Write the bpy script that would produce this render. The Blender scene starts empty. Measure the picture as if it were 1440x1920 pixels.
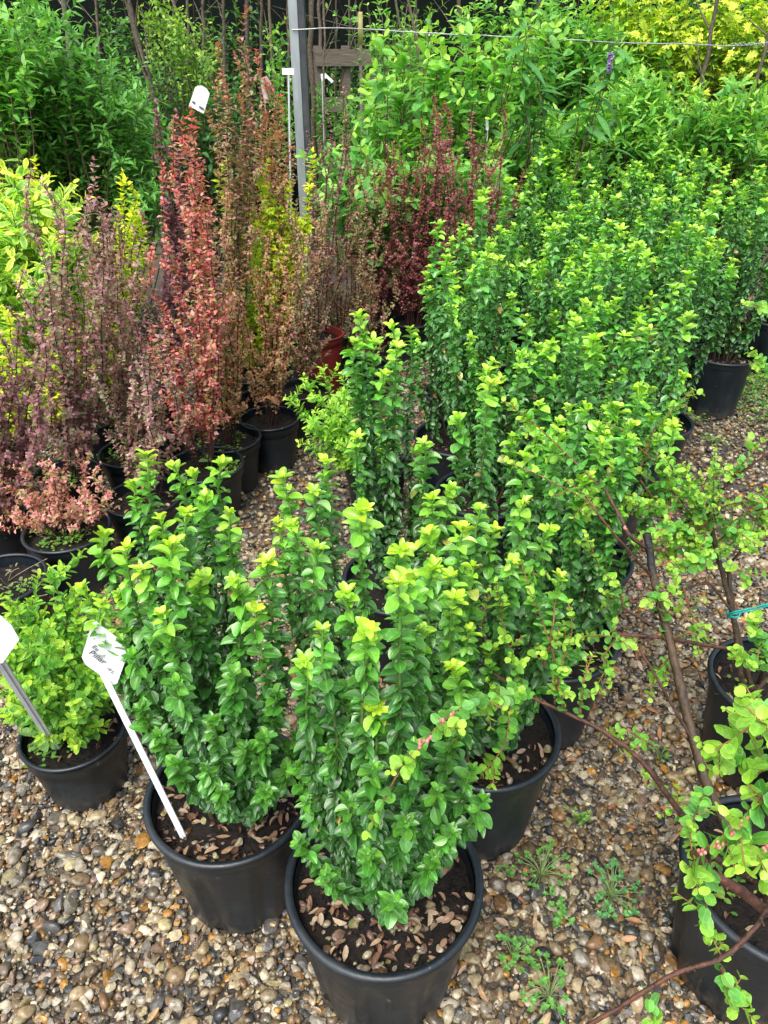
import bpy, math, random
import numpy as np
R = math.radians
rng = np.random.default_rng(7)
random.seed(7)
scn = bpy.context.scene
C = scn.collection

# ------------------------------------------------------------ camera
CH, PITCH, FP = 1.37, R(32.0), 1380.0
cam_d = bpy.data.cameras.new('camera'); cam = bpy.data.objects.new('camera', cam_d); C.objects.link(cam)
cam_d.sensor_fit = 'VERTICAL'; cam_d.sensor_height = 36.0; cam_d.lens = 36.0 * FP / 1920.0
cam_d.clip_start = 0.02; cam_d.clip_end = 600
cam.location = (0, 0, CH); cam.rotation_euler = (R(90) - PITCH, 0, 0)
scn.camera = cam
# ------------------------------------------------------------ sky, sun, exposure
SUN_EL, SUN_AZ = R(62), R(205)
w = bpy.data.worlds.new('World'); scn.world = w; w.use_nodes = True
nt = w.node_tree; nt.nodes.clear()
sky = nt.nodes.new('ShaderNodeTexSky'); sky.sky_type = 'NISHITA'; sky.sun_disc = False
sky.sun_elevation = SUN_EL; sky.sun_rotation = SUN_AZ; sky.air_density = 1.0; sky.dust_density = 4.0; sky.ozone_density = 1.0
bg = nt.nodes.new('ShaderNodeBackground'); bg.inputs['Strength'].default_value = 0.15
wo = nt.nodes.new('ShaderNodeOutputWorld')
hs = nt.nodes.new('ShaderNodeHueSaturation'); hs.inputs['Saturation'].default_value = .6   # veiled white sky
nt.links.new(sky.outputs[0], hs.inputs['Color']); nt.links.new(hs.outputs[0], bg.inputs[0]); nt.links.new(bg.outputs[0], wo.inputs[0])
sd = bpy.data.lights.new('sun', 'SUN'); sun = bpy.data.objects.new('sun', sd); C.objects.link(sun)
sd.energy = 1.0; sd.angle = R(40); sd.color = (1.0, 0.97, 0.92)
# sun stands behind-left of the camera, high, veiled by cloud
sun.rotation_euler = (R(90) - SUN_EL, 0, R(180) - SUN_AZ)
sun.rotation_euler = (R(28), R(0), R(-25))
scn.view_settings.view_transform = 'Standard'; scn.view_settings.look = 'None'
scn.view_settings.gamma = 1.0; scn.view_settings.exposure = 1.3
scn.cycles.max_bounces = 7; scn.cycles.diffuse_bounces = 5; scn.cycles.glossy_bounces = 2
scn.cycles.transmission_bounces = 3; scn.cycles.transparent_max_bounces = 4
scn.cycles.sample_clamp_indirect = 4.0; scn.cycles.caustics_reflective = False; scn.cycles.caustics_refractive = False

# ------------------------------------------------------------ where a picture point is in the world
cp, sp = math.cos(PITCH), math.sin(PITCH)
def ray(px, py):
    u = (px - 720) / FP; v = -(py - 960) / FP
    return np.array([u, cp + v * sp, -sp + v * cp])
def W(px, py, Y):
    d = ray(px, py); t = Y / d[1]
    return np.array([0, 0, CH]) + d * t
def G(px, py, z=0.0):
    d = ray(px, py); t = (z - CH) / d[2]
    return np.array([0, 0, CH]) + d * t

# ------------------------------------------------------------ materials
MAT = {}
def newmat(name):
    m = bpy.data.materials.new(name); m.use_nodes = True
    m.node_tree.nodes.clear(); MAT[name] = m
    return m, m.node_tree
def N(t, k, **kw):
    n = t.nodes.new(k)
    for a, b in kw.items(): setattr(n, a, b)
    return n
def math_(t, op, a, b=None, clamp=False):
    n = N(t, 'ShaderNodeMath', operation=op); n.use_clamp = clamp
    for i, x in enumerate((a, b)):
        if x is None: continue
        if isinstance(x, (int, float)): n.inputs[i].default_value = x
        else: t.links.new(x, n.inputs[i])
    return n.outputs[0]
def mixc(t, f, a, b, bt='MIX'):
    n = N(t, 'ShaderNodeMix', data_type='RGBA', blend_type=bt)
    for s, x in ((0, f), (6, a), (7, b)):
        if isinstance(x, (int, float)): n.inputs[s].default_value = x
        elif isinstance(x, tuple): n.inputs[s].default_value = (*x, 1) if len(x) == 3 else x
        else: t.links.new(x, n.inputs[s])
    return n.outputs[2]
def leafmat(name, rough=.35, trans=.25, margin=.5, mid=.6, lite=(.30, .52, .10), spec=.5, invert=False, coat=0.0, m0=.8, noise=120, vein=0.0):
    m, t = newmat(name); L = t.links.new
    att = N(t, 'ShaderNodeAttribute', attribute_name='tint')
    uv = N(t, 'ShaderNodeUVMap'); sx = N(t, 'ShaderNodeSeparateXYZ'); L(uv.outputs[0], sx.inputs[0])
    u = math_(t, 'ABSOLUTE', math_(t, 'SUBTRACT', math_(t, 'MULTIPLY', sx.outputs[0], 2.0), 1.0))
    def ss(a, b, x):
        n = N(t, 'ShaderNodeMapRange', interpolation_type='SMOOTHSTEP'); L(x, n.inputs[0])
        n.inputs[1].default_value = a; n.inputs[2].default_value = b
        n.inputs[3].default_value = 0; n.inputs[4].default_value = 1; return n.outputs[0]
    fm = math_(t, 'MULTIPLY', ss(m0, .98, u), margin)
    fd = math_(t, 'MULTIPLY', math_(t, 'SUBTRACT', 1.0, ss(.02, .11, u)), mid)
    f = math_(t, 'MAXIMUM', fm, fd)
    if vein:
        q = math_(t, 'SINE', math_(t, 'MULTIPLY', math_(t, 'SUBTRACT', sx.outputs[1], math_(t, 'MULTIPLY', u, .28)), 42.0))
        f = math_(t, 'MAXIMUM', f, math_(t, 'MULTIPLY', ss(.75, 1.0, q), vein))
    geo = N(t, 'ShaderNodeNewGeometry'); nz = N(t, 'ShaderNodeTexNoise'); nz.inputs['Scale'].default_value = noise; nz.inputs['Detail'].default_value = 3
    L(geo.outputs['Position'], nz.inputs['Vector'])
    mr = N(t, 'ShaderNodeMapRange'); L(nz.outputs[0], mr.inputs[0]); mr.inputs[1].default_value = .3; mr.inputs[2].default_value = .7
    mr.inputs[3].default_value = .78; mr.inputs[4].default_value = 1.22
    liteC = mixc(t, .5, mixc(t, 1.0, att.outputs[0], (2.2, 2.0, 1.6), 'MULTIPLY'), lite)
    col = mixc(t, f, att.outputs[0], liteC)
    col = mixc(t, 1.0, col, mr.outputs[0], 'MULTIPLY')
    p = N(t, 'ShaderNodeBsdfPrincipled'); L(col, p.inputs['Base Color'])
    rr = N(t, 'ShaderNodeMapRange'); L(nz.outputs[0], rr.inputs[0]); rr.inputs[3].default_value = rough * .6; rr.inputs[4].default_value = rough * 1.5
    L(rr.outputs[0], p.inputs['Roughness']); p.inputs['Specular IOR Level'].default_value = spec
    p.inputs['Coat Weight'].default_value = coat; p.inputs['Coat Roughness'].default_value = .15
    bp = N(t, 'ShaderNodeBump'); bp.inputs['Strength'].default_value = .35; bp.inputs['Distance'].default_value = .002
    L(math_(t, 'SUBTRACT', nz.outputs[0], math_(t, 'MULTIPLY', fd, .8)), bp.inputs['Height']); L(bp.outputs[0], p.inputs['Normal'])
    tr = N(t, 'ShaderNodeBsdfTranslucent'); L(mixc(t, 1.0, col, (1.5, 1.6, .7), 'MULTIPLY'), tr.inputs[0])
    mx = N(t, 'ShaderNodeMixShader'); mx.inputs[0].default_value = trans
    L(p.outputs[0], mx.inputs[1]); L(tr.outputs[0], mx.inputs[2])
    o = N(t, 'ShaderNodeOutputMaterial'); L(mx.outputs[0], o.inputs[0])
    return m
def surf(name, c1, c2, scale=20, rough=.6, bump=.3, dist=.004, spec=.5, attr=False, c3=None, detail=6, metallic=0.0, rvar=.3, stretch=None):
    m, t = newmat(name); L = t.links.new
    tc = N(t, 'ShaderNodeTexCoord'); vec = tc.outputs['Object']
    if stretch:
        mp = N(t, 'ShaderNodeMapping'); mp.inputs['Scale'].default_value = stretch; L(vec, mp.inputs[0]); vec = mp.outputs[0]
    nz = N(t, 'ShaderNodeTexNoise'); nz.inputs['Scale'].default_value = scale; nz.inputs['Detail'].default_value = detail; nz.inputs['Roughness'].default_value = .65
    L(vec, nz.inputs['Vector'])
    cr = N(t, 'ShaderNodeValToRGB'); L(nz.outputs[0], cr.inputs[0])
    cr.color_ramp.elements[0].position = .35; cr.color_ramp.elements[1].position = .68
    cr.color_ramp.elements[0].color = (*c1, 1); cr.color_ramp.elements[1].color = (*c2, 1)
    if c3:
        e = cr.color_ramp.elements.new(.8); e.color = (*c3, 1)
    col = cr.outputs[0]
    if attr:
        att = N(t, 'ShaderNodeAttribute', attribute_name='tint'); col = mixc(t, 1.0, att.outputs[0], col, 'MULTIPLY')
    p = N(t, 'ShaderNodeBsdfPrincipled'); L(col, p.inputs['Base Color']); p.inputs['Specular IOR Level'].default_value = spec
    p.inputs['Metallic'].default_value = metallic
    rr = N(t, 'ShaderNodeMapRange'); L(nz.outputs[0], rr.inputs[0]); rr.inputs[3].default_value = rough * (1 - rvar); rr.inputs[4].default_value = min(1, rough * (1 + rvar))
    L(rr.outputs[0], p.inputs['Roughness'])
    bp = N(t, 'ShaderNodeBump'); bp.inputs['Strength'].default_value = bump; bp.inputs['Distance'].default_value = dist
    L(nz.outputs[0], bp.inputs['Height']); L(bp.outputs[0], p.inputs['Normal'])
    o = N(t, 'ShaderNodeOutputMaterial'); L(p.outputs[0], o.inputs[0])
    return m
M_EUO = leafmat('glossy_leaf', rough=.33, trans=.18, margin=.75, mid=.5, lite=(.24, .60, .12), spec=.6, vein=.14, coat=.25, m0=.86)
M_BARB = leafmat('barberry_leaf', rough=.5, trans=.3, margin=.25, mid=.1, lite=(.5, .22, .15), spec=.4)
M_ROUND = leafmat('round_leaf', rough=.42, trans=.32, margin=.5, mid=.35, lite=(.42, .65, .12), spec=.45)
M_SOFT = leafmat('soft_leaf', rough=.45, trans=.35, margin=.1, mid=.35, lite=(.3, .55, .12), spec=.4)
M_VARI = leafmat('variegated_leaf', rough=.45, trans=.3, margin=1.0, mid=.0, lite=(.85, .85, .12), m0=.35, spec=.45)
M_DRY = leafmat('dead_leaf', rough=.6, trans=.15, margin=.1, mid=.3, lite=(.5, .35, .2), spec=.3)
M_STEM = surf('stem_skin', (.75, .75, .75), (1.2, 1.2, 1.2), 90, .5, .4, .002, attr=True)
def potmat():
    m, t = newmat('black_plastic'); L = t.links.new
    tc = N(t, 'ShaderNodeTexCoord'); sx = N(t, 'ShaderNodeSeparateXYZ'); L(tc.outputs['Object'], sx.inputs[0])
    n1 = N(t, 'ShaderNodeTexNoise'); n1.inputs['Scale'].default_value = 7; n1.inputs['Detail'].default_value = 8; n1.inputs['Roughness'].default_value = .7; L(tc.outputs['Object'], n1.inputs['Vector'])
    n2 = N(t, 'ShaderNodeTexNoise'); n2.inputs['Scale'].default_value = 60; n2.inputs['Detail'].default_value = 5; L(tc.outputs['Object'], n2.inputs['Vector'])
    mp = N(t, 'ShaderNodeMapping'); mp.inputs['Scale'].default_value = (60, 60, 4); L(tc.outputs['Object'], mp.inputs[0])
    n3 = N(t, 'ShaderNodeTexNoise'); n3.inputs['Scale'].default_value = 1.0; n3.inputs['Detail'].default_value = 4; L(mp.outputs[0], n3.inputs['Vector'])
    def rng_(x, a, b, c, d):
        q = N(t, 'ShaderNodeMapRange'); L(x, q.inputs[0])
        for k, v in enumerate((a, b, c, d)): q.inputs[k + 1].default_value = v
        return q.outputs[0]
    base = mixc(t, n1.outputs[0], (.005, .0085, .012), (.013, .020, .026))
    dust = math_(t, 'MULTIPLY', rng_(n1.outputs[0], .48, .70, 0, .75), rng_(n3.outputs[0], .35, .65, .35, 1.0))
    base = mixc(t, dust, base, (.036, .045, .050))
    low = rng_(sx.outputs[2], .0, .06, 1.0, 0.0)
    splash = math_(t, 'MULTIPLY', low, rng_(n2.outputs[0], .42, .62, .05, .9))
    base = mixc(t, splash, base, (.085, .065, .045))
    speck = rng_(n2.outputs[0], .70, .74, 0, .8)
    base = mixc(t, speck, base, (.12, .12, .11))
    p = N(t, 'ShaderNodeBsdfPrincipled'); L(base, p.inputs['Base Color']); L(rng_(n1.outputs[0], .3, .7, .22, .62), p.inputs['Roughness'])
    bp = N(t, 'ShaderNodeBump'); bp.inputs['Strength'].default_value = .25; bp.inputs['Distance'].default_value = .003; L(math_(t, 'ADD', n2.outputs[0], n1.outputs[0]), bp.inputs['Height']); L(bp.outputs[0], p.inputs['Normal'])
    o = N(t, 'ShaderNodeOutputMaterial'); L(p.outputs[0], o.inputs[0]); return m
M_POT = potmat()
M_POTRED = surf('red_plastic', (.20, .02, .02), (.28, .035, .03), 9, .5, .1)
M_SOIL = surf('potting_soil', (.004, .003, .002), (.020, .013, .009), 70, .8, 1.0, .012, spec=.35, c3=(.085, .058, .036))
M_PEB = surf('wet_pebble', (.55, .53, .50), (1.35, 1.30, 1.25), 110, .24, .45, .002, attr=True, detail=8, spec=.5, rvar=.6)
M_GROUND = surf('gravel_bed', (.03, .024, .018), (.14, .11, .08), 60, .7, 1.0, .01, c3=(.26, .22, .17), detail=8)
M_LABEL = surf('white_label_plastic', (.80, .82, .82), (.88, .89, .89), 12, .35, .05)
M_STAKE = surf('grey_label_plastic', (.50, .54, .56), (.62, .66, .67), 25, .35, .1)
M_INK = surf('label_ink', (.05, .045, .06), (.12, .11, .13), 200, .6, .1)
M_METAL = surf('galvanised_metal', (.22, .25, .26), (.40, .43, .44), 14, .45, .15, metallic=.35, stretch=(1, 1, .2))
M_METALD = surf('shaded_post_side', (.02, .025, .028), (.06, .065, .07), 14, .5, .15)  # darker copy of the post metal, side shade put into the colour
M_WIRE = surf('wire_steel', (.30, .31, .32), (.5, .5, .5), 60, .35, .1, metallic=.7)
M_TIMBER = surf('weathered_timber', (.07, .055, .04), (.17, .14, .105), 16, .8, .5, stretch=(1, 1, 8))
M_CANE = surf('split_cane', (.34, .30, .10), (.45, .40, .16), 20, .6, .2)
M_BARK = surf('young_bark', (.45, .45, .45), (1.5, 1.45, 1.4), 70, .5, .9, .006, attr=True, detail=8)
M_NET = surf('shade_netting', (.002, .004, .003), (.006, .010, .007), 30, .95, .3, spec=.1)
M_TWINE = surf('turquoise_twine', (.0, .30, .27), (.02, .45, .4), 80, .4, .2)
M_FLOWER = leafmat('flower_petal', rough=.6, trans=.3, margin=.1, mid=.1, lite=(.6, .5, .7))
M_PRINT = surf('printed_card', (.25, .22, .16), (.62, .58, .52), 70, .4, .05, c3=(.75, .75, .72))

# ------------------------------------------------------------ mesh tools
def link(name, me, parent=None):
    o = bpy.data.objects.new(name, me); C.objects.link(o)
    if parent is not None: o.parent = parent
    return o
def thing(name, label, cat, loc, group=None):
    o = bpy.data.objects.new(name, None); C.objects.link(o); o.location = tuple(float(x) for x in loc); o.empty_display_size = .1
    o['label'] = label; o['category'] = cat
    if group: o['group'] = group
    return o
def tag(o, label=None, cat=None, group=None, kind=None):
    if label: o['label'] = label
    if cat: o['category'] = cat
    if group: o['group'] = group
    if kind: o['kind'] = kind
    return o
class MB:
    """collects quads/tris with per-vertex tint and uv"""
    def __init__(s): s.v, s.f, s.c, s.u, s.n, s.mi, s.sm = [], [], [], [], 0, [], []
    def add(s, v, f, c=None, u=None, mi=0, sm=True):
        v = np.asarray(v, float).reshape(-1, 3); f = np.asarray(f, int)
        s.v.append(v); s.f.append(f + s.n); s.n += len(v)
        c = np.ones((len(v), 3)) if c is None else np.broadcast_to(np.asarray(c, float), (len(v), 3))
        s.c.append(c); s.u.append(np.zeros((len(v), 2)) if u is None else u); s.mi.append(np.full(len(f), mi)); s.sm.append(np.broadcast_to(np.asarray(sm, bool), (len(f),)))
        return s
    def build(s, name, mats, parent=None, origin=(0, 0, 0), smooth=True):
        if not isinstance(mats, (list, tuple)): mats = [mats]
        me = bpy.data.meshes.new(name)
        v = np.concatenate(s.v) - np.asarray(origin, float); c = np.concatenate(s.c); u = np.concatenate(s.u)
        loops = np.concatenate([f.ravel() for f in s.f]); cnt = np.concatenate([np.full(len(f), f.shape[1]) for f in s.f])
        me.vertices.add(len(v)); me.vertices.foreach_set('co', v.astype(np.float32).ravel())
        me.loops.add(len(loops)); me.loops.foreach_set('vertex_index', loops.astype(np.int32))
        me.polygons.add(len(cnt)); st = np.concatenate([[0], np.cumsum(cnt)[:-1]])
        me.polygons.foreach_set('loop_start', st.astype(np.int32))
        me.polygons.foreach_set('material_index', np.concatenate(s.mi).astype(np.int32))
        me.polygons.foreach_set('use_smooth', np.concatenate(s.sm) & smooth)
        at = me.attributes.new('tint', 'FLOAT_COLOR', 'POINT')
        at.data.foreach_set('color', np.concatenate([c, np.ones((len(c), 1))], 1).astype(np.float32).ravel())
        ul = me.uv_layers.new(name='UVMap'); ul.data.foreach_set('uv', u[loops].astype(np.float32).ravel())
        for m in mats: me.materials.append(m)
        me.update(calc_edges=True)
        o = link(name, me, parent)
        if parent is None: o.location = tuple(float(x) for x in origin)
        return o
def nrm(a): return a / (np.linalg.norm(a, axis=-1, keepdims=True) + 1e-9)

SHAPES = {'ellip': lambda t: np.clip(1 - np.abs(2 * t ** 1.12 - 1) ** 2.5, 0, 1) ** .8, 'obov': lambda t: np.sin(np.pi * np.clip(t, 0, 1) ** 1.45) ** .75,
          'round': lambda t: np.sqrt(np.clip(1 - (2 * t - 1) ** 2, 0, 1)) * (1 - .05 * t), 'lance': lambda t: np.sin(np.pi * t ** .8) ** 1.0,
          'maple': lambda t: np.sin(np.pi * t ** .8) ** .5 * (1 - .35 * np.abs(np.sin(t * 9)))}
TPL = {}
def tpl(shape, nl, nw):
    k = (shape, nl, nw)
    if k in TPL: return TPL[k]
    t = (np.arange(nl + 1) / nl)
    if nl <= 3: ts = np.array([0.0, .32, .7, 1.0]) if nl == 3 else np.array([0.0, .5, 1.0])
    else: ts = .5 - .5 * np.cos(np.pi * t); ts = .5 * ts + .5 * t
    wv = SHAPES[shape](ts); wv[0] = .10; wv[-1] = .16 if shape in ('ellip', 'round', 'obov') else .04
    if nl <= 3: wv[1:-1] *= 1.08
    cs = np.linspace(-1, 1, nw + 1)
    T, Cc = np.meshgrid(ts, cs, indexing='ij'); Wd = np.broadcast_to(wv[:, None], T.shape)
    idx = np.arange((nl + 1) * (nw + 1)).reshape(nl + 1, nw + 1)
    f = np.stack([idx[:-1, :-1], idx[:-1, 1:], idx[1:, 1:], idx[1:, :-1]], -1).reshape(-1, 4)
    TPL[k] = (T.ravel(), Cc.ravel(), Wd.ravel(), f, np.stack([Cc.ravel() * .5 + .5, T.ravel()], 1))
    return TPL[k]
def add_leaves(mb, pos, d, up, ln, wr, col, cup=.25, bend=.15, shape='ellip', nl=4, nw=4, mi=0, tipcol=None, serr=0.0):
    n = len(pos)
    if n == 0: return
    if shape == 'maple':          # five pointed lobes from one stalk
        dd = nrm(d); sd_v = nrm(np.cross(dd, up)); nn = np.cross(sd_v, dd)
        for an, sz in ((0, 1), (.75, .85), (-.75, .85), (1.5, .6), (-1.5, .6)):
            add_leaves(mb, pos + nn * .0015 * abs(an), dd * math.cos(an) + sd_v * math.sin(an), up, ln * sz * .62, .5, col, cup, bend, 'lance', 3, 2)
        return
    T, Cc, Wd, f, uv = tpl(shape, nl, nw)
    d = nrm(d); side = nrm(np.cross(d, up)); nor = np.cross(side, d)
    ln = np.broadcast_to(ln, (n,)); wr = np.broadcast_to(wr, (n,)); cup = np.broadcast_to(cup, (n,)); bend = np.broadcast_to(bend, (n,))
    x = (Cc * Wd)[None] * (wr * ln * .5)[:, None]
    if serr: x = x * (1 + serr * (np.abs(Cc) > .99)[None] * np.where((np.round(T * nl).astype(int) % 2) == 0, -1, 1)[None])
    y = T[None] * ln[:, None]
    z = (np.abs(Cc) ** 1.4 * Wd)[None] * (cup * ln * wr * .5)[:, None] - (T[None] ** 2) * (bend * ln)[:, None]
    x = x * (1 - .25 * np.clip(cup, 0, 1.2))[:, None]
    v = pos[:, None] + x[..., None] * side[:, None] + y[..., None] * d[:, None] + z[..., None] * nor[:, None]
    k = len(T); F = (f[None] + (np.arange(n) * k)[:, None, None]).reshape(-1, 4)
    cc = np.repeat(col[:, None], k, 1)
    if tipcol is not None:
        cc = cc * (1 - T[None, :, None]) + tipcol[:, None] * T[None, :, None]
    mb.add(v.reshape(-1, 3), F, cc.reshape(-1, 3), np.tile(uv, (n, 1)), mi)
def add_tube(mb, P, r, col=(1, 1, 1), n=6, mi=0, cap=True):
    P = np.asarray(P, float); m = len(P); r = np.broadcast_to(r, (m,))
    tg = nrm(np.gradient(P, axis=0)); ref = np.array([.31, .9, .2]) if abs(tg[:, 2]).mean() > .6 else np.array([.05, .1, 1.0])
    a = nrm(np.cross(tg, ref)); b = np.cross(tg, a)
    th = np.arange(n) * 2 * np.pi / n
    v = P[:, None] + r[:, None, None] * (np.cos(th)[None, :, None] * a[:, None] + np.sin(th)[None, :, None] * b[:, None])
    i = np.arange(m - 1)[:, None] * n; j = np.arange(n)[None]; j2 = (j + 1) % n
    f = np.stack([i + j, i + j2, i + n + j2, i + n + j], -1).reshape(-1, 4)
    col = np.asarray(col, float); cc = np.broadcast_to(col, (m, 3)) if col.ndim == 1 else col
    mb.add(v.reshape(-1, 3), f, np.repeat(cc, n, 0), None, mi)
    if cap:
        mb.add(np.concatenate([v[-1], P[-1:] + tg[-1:] * r[-1] * .4]), np.stack([np.arange(n), (np.arange(n) + 1) % n, np.full(n, n)], 1), cc[-1], None, mi)
def add_box(mb, lo, hi, col=(1, 1, 1), mi=0):
    lo, hi = np.array(lo, float), np.array(hi, float)
    v = np.array([[x, y, z] for x in (lo[0], hi[0]) for y in (lo[1], hi[1]) for z in (lo[2], hi[2])])
    f = np.array([[0, 1, 3, 2], [4, 6, 7, 5], [0, 4, 5, 1], [2, 3, 7, 6], [0, 2, 6, 4], [1, 5, 7, 3]])
    mb.add(v, f, col, None, mi)
def add_slab(mb, poly, th, col=(1, 1, 1), mi=0):
    """poly: coplanar-ish 3D outline; thickened along its normal"""
    P = np.asarray(poly, float); n = len(P)
    nr = nrm(np.cross(P[1] - P[0], P[2] - P[0])); Q = P - nr * th
    mb.add(np.concatenate([P, P.mean(0)[None]]), [[i, (i + 1) % n, n] for i in range(n)], col, None, mi)
    mb.add(np.concatenate([Q, Q.mean(0)[None]]), [[(i + 1) % n, i, n] for i in range(n)], col, None, mi)
    mb.add(np.concatenate([P, Q]), [[(i + 1) % n, i, n + i, n + (i + 1) % n] for i in range(n)], col, None, mi)
    return nr
def smooth_path(P, n):
    P = np.asarray(P, float); 
    d = np.concatenate([[0], np.cumsum(np.linalg.norm(np.diff(P, axis=0), axis=1))]); s = np.linspace(0, d[-1], n)
    Q = np.stack([np.interp(s, d, P[:, k]) for k in range(3)], 1)
    for _ in range(2 if n > 8 else 1):
        Q[1:-1] = .25 * Q[:-2] + .5 * Q[1:-1] + .25 * Q[2:]
    return Q
def arclen(P): return np.concatenate([[0], np.cumsum(np.linalg.norm(np.diff(P, axis=0), axis=1))])
def shoot_path(b, T, n=14, wob=.006, k=2.2):
    t = np.linspace(0, 1, n)[:, None]; b = np.asarray(b, float); T = np.asarray(T, float)
    P = b + (T - b) * np.concatenate([1 - (1 - t) ** k, 1 - (1 - t) ** k, t], 1)
    ph = rng.uniform(0, 6.28, 4); tt = t[:, 0]
    P[:, 0] += wob * np.sin(tt * 7 + ph[0]) * tt + wob * .5 * np.sin(tt * 15 + ph[1]) * tt
    P[:, 1] += wob * np.sin(tt * 6 + ph[2]) * tt + wob * .5 * np.sin(tt * 13 + ph[3]) * tt
    P[-1] = T
    return P

def nodes_on(P, spacing_fn, s0, s1=0.0):
    """node positions measured from the tip: from s1 (near the tip) to total length minus s0"""
    L = arclen(P); tot = L[-1]; s = s1; out = []
    while s < tot - s0:
        out.append(s); s += spacing_fn(s) * rng.uniform(.85, 1.15)
    out = np.array(out); q = tot - out
    X = np.stack([np.interp(q, L, P[:, k]) for k in range(3)], 1)
    tg = nrm(np.gradient(P, axis=0)); TG = nrm(np.stack([np.interp(q, L, tg[:, k]) for k in range(3)], 1))
    return out, X, TG
def frame(TG):
    ref = np.where(np.abs(TG[:, 2:3]) > .85, np.array([[1.0, 0, 0]]), np.array([[0, 0, 1.0]]))
    a = nrm(np.cross(TG, ref)); b = np.cross(TG, a); return a, b

# ------------------------------------------------------------ euonymus shoot
def lerp_cols(s, stops):
    xs = [a for a, _ in stops]; cs = np.array([b for _, b in stops])
    return np.stack([np.interp(s, xs, cs[:, k]) for k in range(3)], 1)
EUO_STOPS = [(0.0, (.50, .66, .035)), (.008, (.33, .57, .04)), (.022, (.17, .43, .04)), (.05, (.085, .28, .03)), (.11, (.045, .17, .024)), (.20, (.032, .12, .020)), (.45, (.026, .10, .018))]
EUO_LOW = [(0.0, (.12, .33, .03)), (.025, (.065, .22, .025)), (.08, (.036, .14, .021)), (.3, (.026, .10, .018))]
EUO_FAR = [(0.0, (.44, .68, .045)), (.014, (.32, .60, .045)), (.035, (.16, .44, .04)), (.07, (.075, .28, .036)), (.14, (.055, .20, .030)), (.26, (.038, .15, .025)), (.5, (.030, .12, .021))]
TIPC = [(.45, .62, .035), (.42, .66, .04)]
def euo_shoot(P, lod, fresh=1.0, scale=1.0, dark=1.0, bare=.05):
    leaf, stem = MB(), MB(); stretch = rng.uniform(.88, 1.25); scale = scale * rng.uniform(.88, 1.12)
    L = arclen(P); m = len(P)
    sc = np.clip((L[-1] - L) / .25, 0, 1)[:, None]
    stemc = (1 - sc) * np.array([.13, .30, .05]) + sc * np.array([.075, .055, .03])
    add_tube(stem, P, np.interp(L / L[-1], [0, 1], [.0045, .0016]), stemc, n=5 if lod else 6)
    nl, nw = [(6, 4), (4, 2), (3, 2)][lod]
    sf = [1.0, 1.0, 1.35][lod]
    s, X, TG = nodes_on(P, lambda s: (np.interp(s, [0, .05, .2], [.006, .0112, .0078])) * scale * sf * stretch, bare, .002)
    n = len(s)
    if n < 2: return leaf, stem
    a, b = frame(TG); ph0 = rng.uniform(0, 6.28)
    th0 = ph0 + np.arange(n) * (np.pi / 2) + rng.normal(0, .42, n)
    per = []
    for k in (0, 1): per.append((th0 + k * np.pi, 1.0, np.zeros(n), np.ones(n, bool)))
    msk = s > .03
    for k in (0, 1): per.append((th0 + np.pi * k + rng.uniform(.5, 1.1, n), rng.uniform(.5, .85, n), np.full(n, .25), msk & (rng.random(n) < .75)))
    if lod == 0:
        per.append((rng.uniform(0, 6.28, n), rng.uniform(.4, .7, n), np.full(n, .5), msk & (rng.random(n) < .5)))
    tg_ = rng.random() ** 1.5; ts_ = rng.uniform(.6, 1.15) * (1.0 if lod == 0 else 1.2)
    k6 = 6 if lod == 0 else 5; tt = ph0 + np.arange(k6) * 2 * np.pi / k6 + rng.normal(0, .2, k6)
    rad = np.cos(tt)[:, None] * a[:1] + np.sin(tt)[:, None] * b[:1]; el = rng.uniform(.35, .75, k6)[:, None]
    add_leaves(leaf, np.repeat(X[:1], k6, 0), np.cos(el) * rad + np.sin(el) * TG[:1], np.cos(el) * TG[:1] - np.sin(el) * rad, rng.uniform(.012, .021, k6) * scale * ts_, rng.uniform(.42, .58, k6),
               (np.array([TIPC[0 if lod == 0 else 1]]) * (1 - tg_) + np.array([(.20, .46, .04)]) * tg_) * rng.uniform(.8, 1.1, (k6, 1)) if fresh > .4 else np.tile((.06, .21, .03), (k6, 1)) * rng.uniform(.7, 1.1, (k6, 1)), cup=.3, bend=rng.uniform(0, .3, k6), shape='ellip', nl=nl, nw=nw)
    for th, sz, elx, mk in per:
        i = np.where(mk)[0]
        if not len(i): continue
        th = th[i]; si = s[i]; sz = np.broadcast_to(sz, (n,))[i]; elx = elx[i]
        rad = np.cos(th)[:, None] * a[i] + np.sin(th)[:, None] * b[i]
        el = np.interp(si, [0, .012, .03, .08, .2, .5], [1.0, .50, .42, .28, .02, -.18]) + elx + rng.normal(0, .32, len(i))
        d = np.cos(el)[:, None] * rad + np.sin(el)[:, None] * TG[i]
        up = np.cos(el)[:, None] * TG[i] - np.sin(el)[:, None] * rad + rng.normal(0, .32, (len(i), 3))
        ln = np.interp(si, [0, .006, .025, .1, .3], [.010, .019, .0215, .0205, .019]) * sz * scale * rng.uniform(.7, 1.25, len(i))
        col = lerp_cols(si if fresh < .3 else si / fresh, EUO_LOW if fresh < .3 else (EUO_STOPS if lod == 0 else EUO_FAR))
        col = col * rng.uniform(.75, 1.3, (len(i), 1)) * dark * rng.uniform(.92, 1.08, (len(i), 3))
        pale = rng.random(len(i)) < .006
        col[pale] = np.array([(.30, .34, .06), (.26, .16, .06), (.45, .42, .10)])[rng.integers(0, 3, pale.sum())]
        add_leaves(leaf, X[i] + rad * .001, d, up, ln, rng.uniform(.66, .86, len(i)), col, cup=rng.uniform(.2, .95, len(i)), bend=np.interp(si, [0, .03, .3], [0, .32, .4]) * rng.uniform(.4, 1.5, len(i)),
                   shape='ellip', nl=nl, nw=nw, serr=.05 if lod == 0 else 0)
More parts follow.
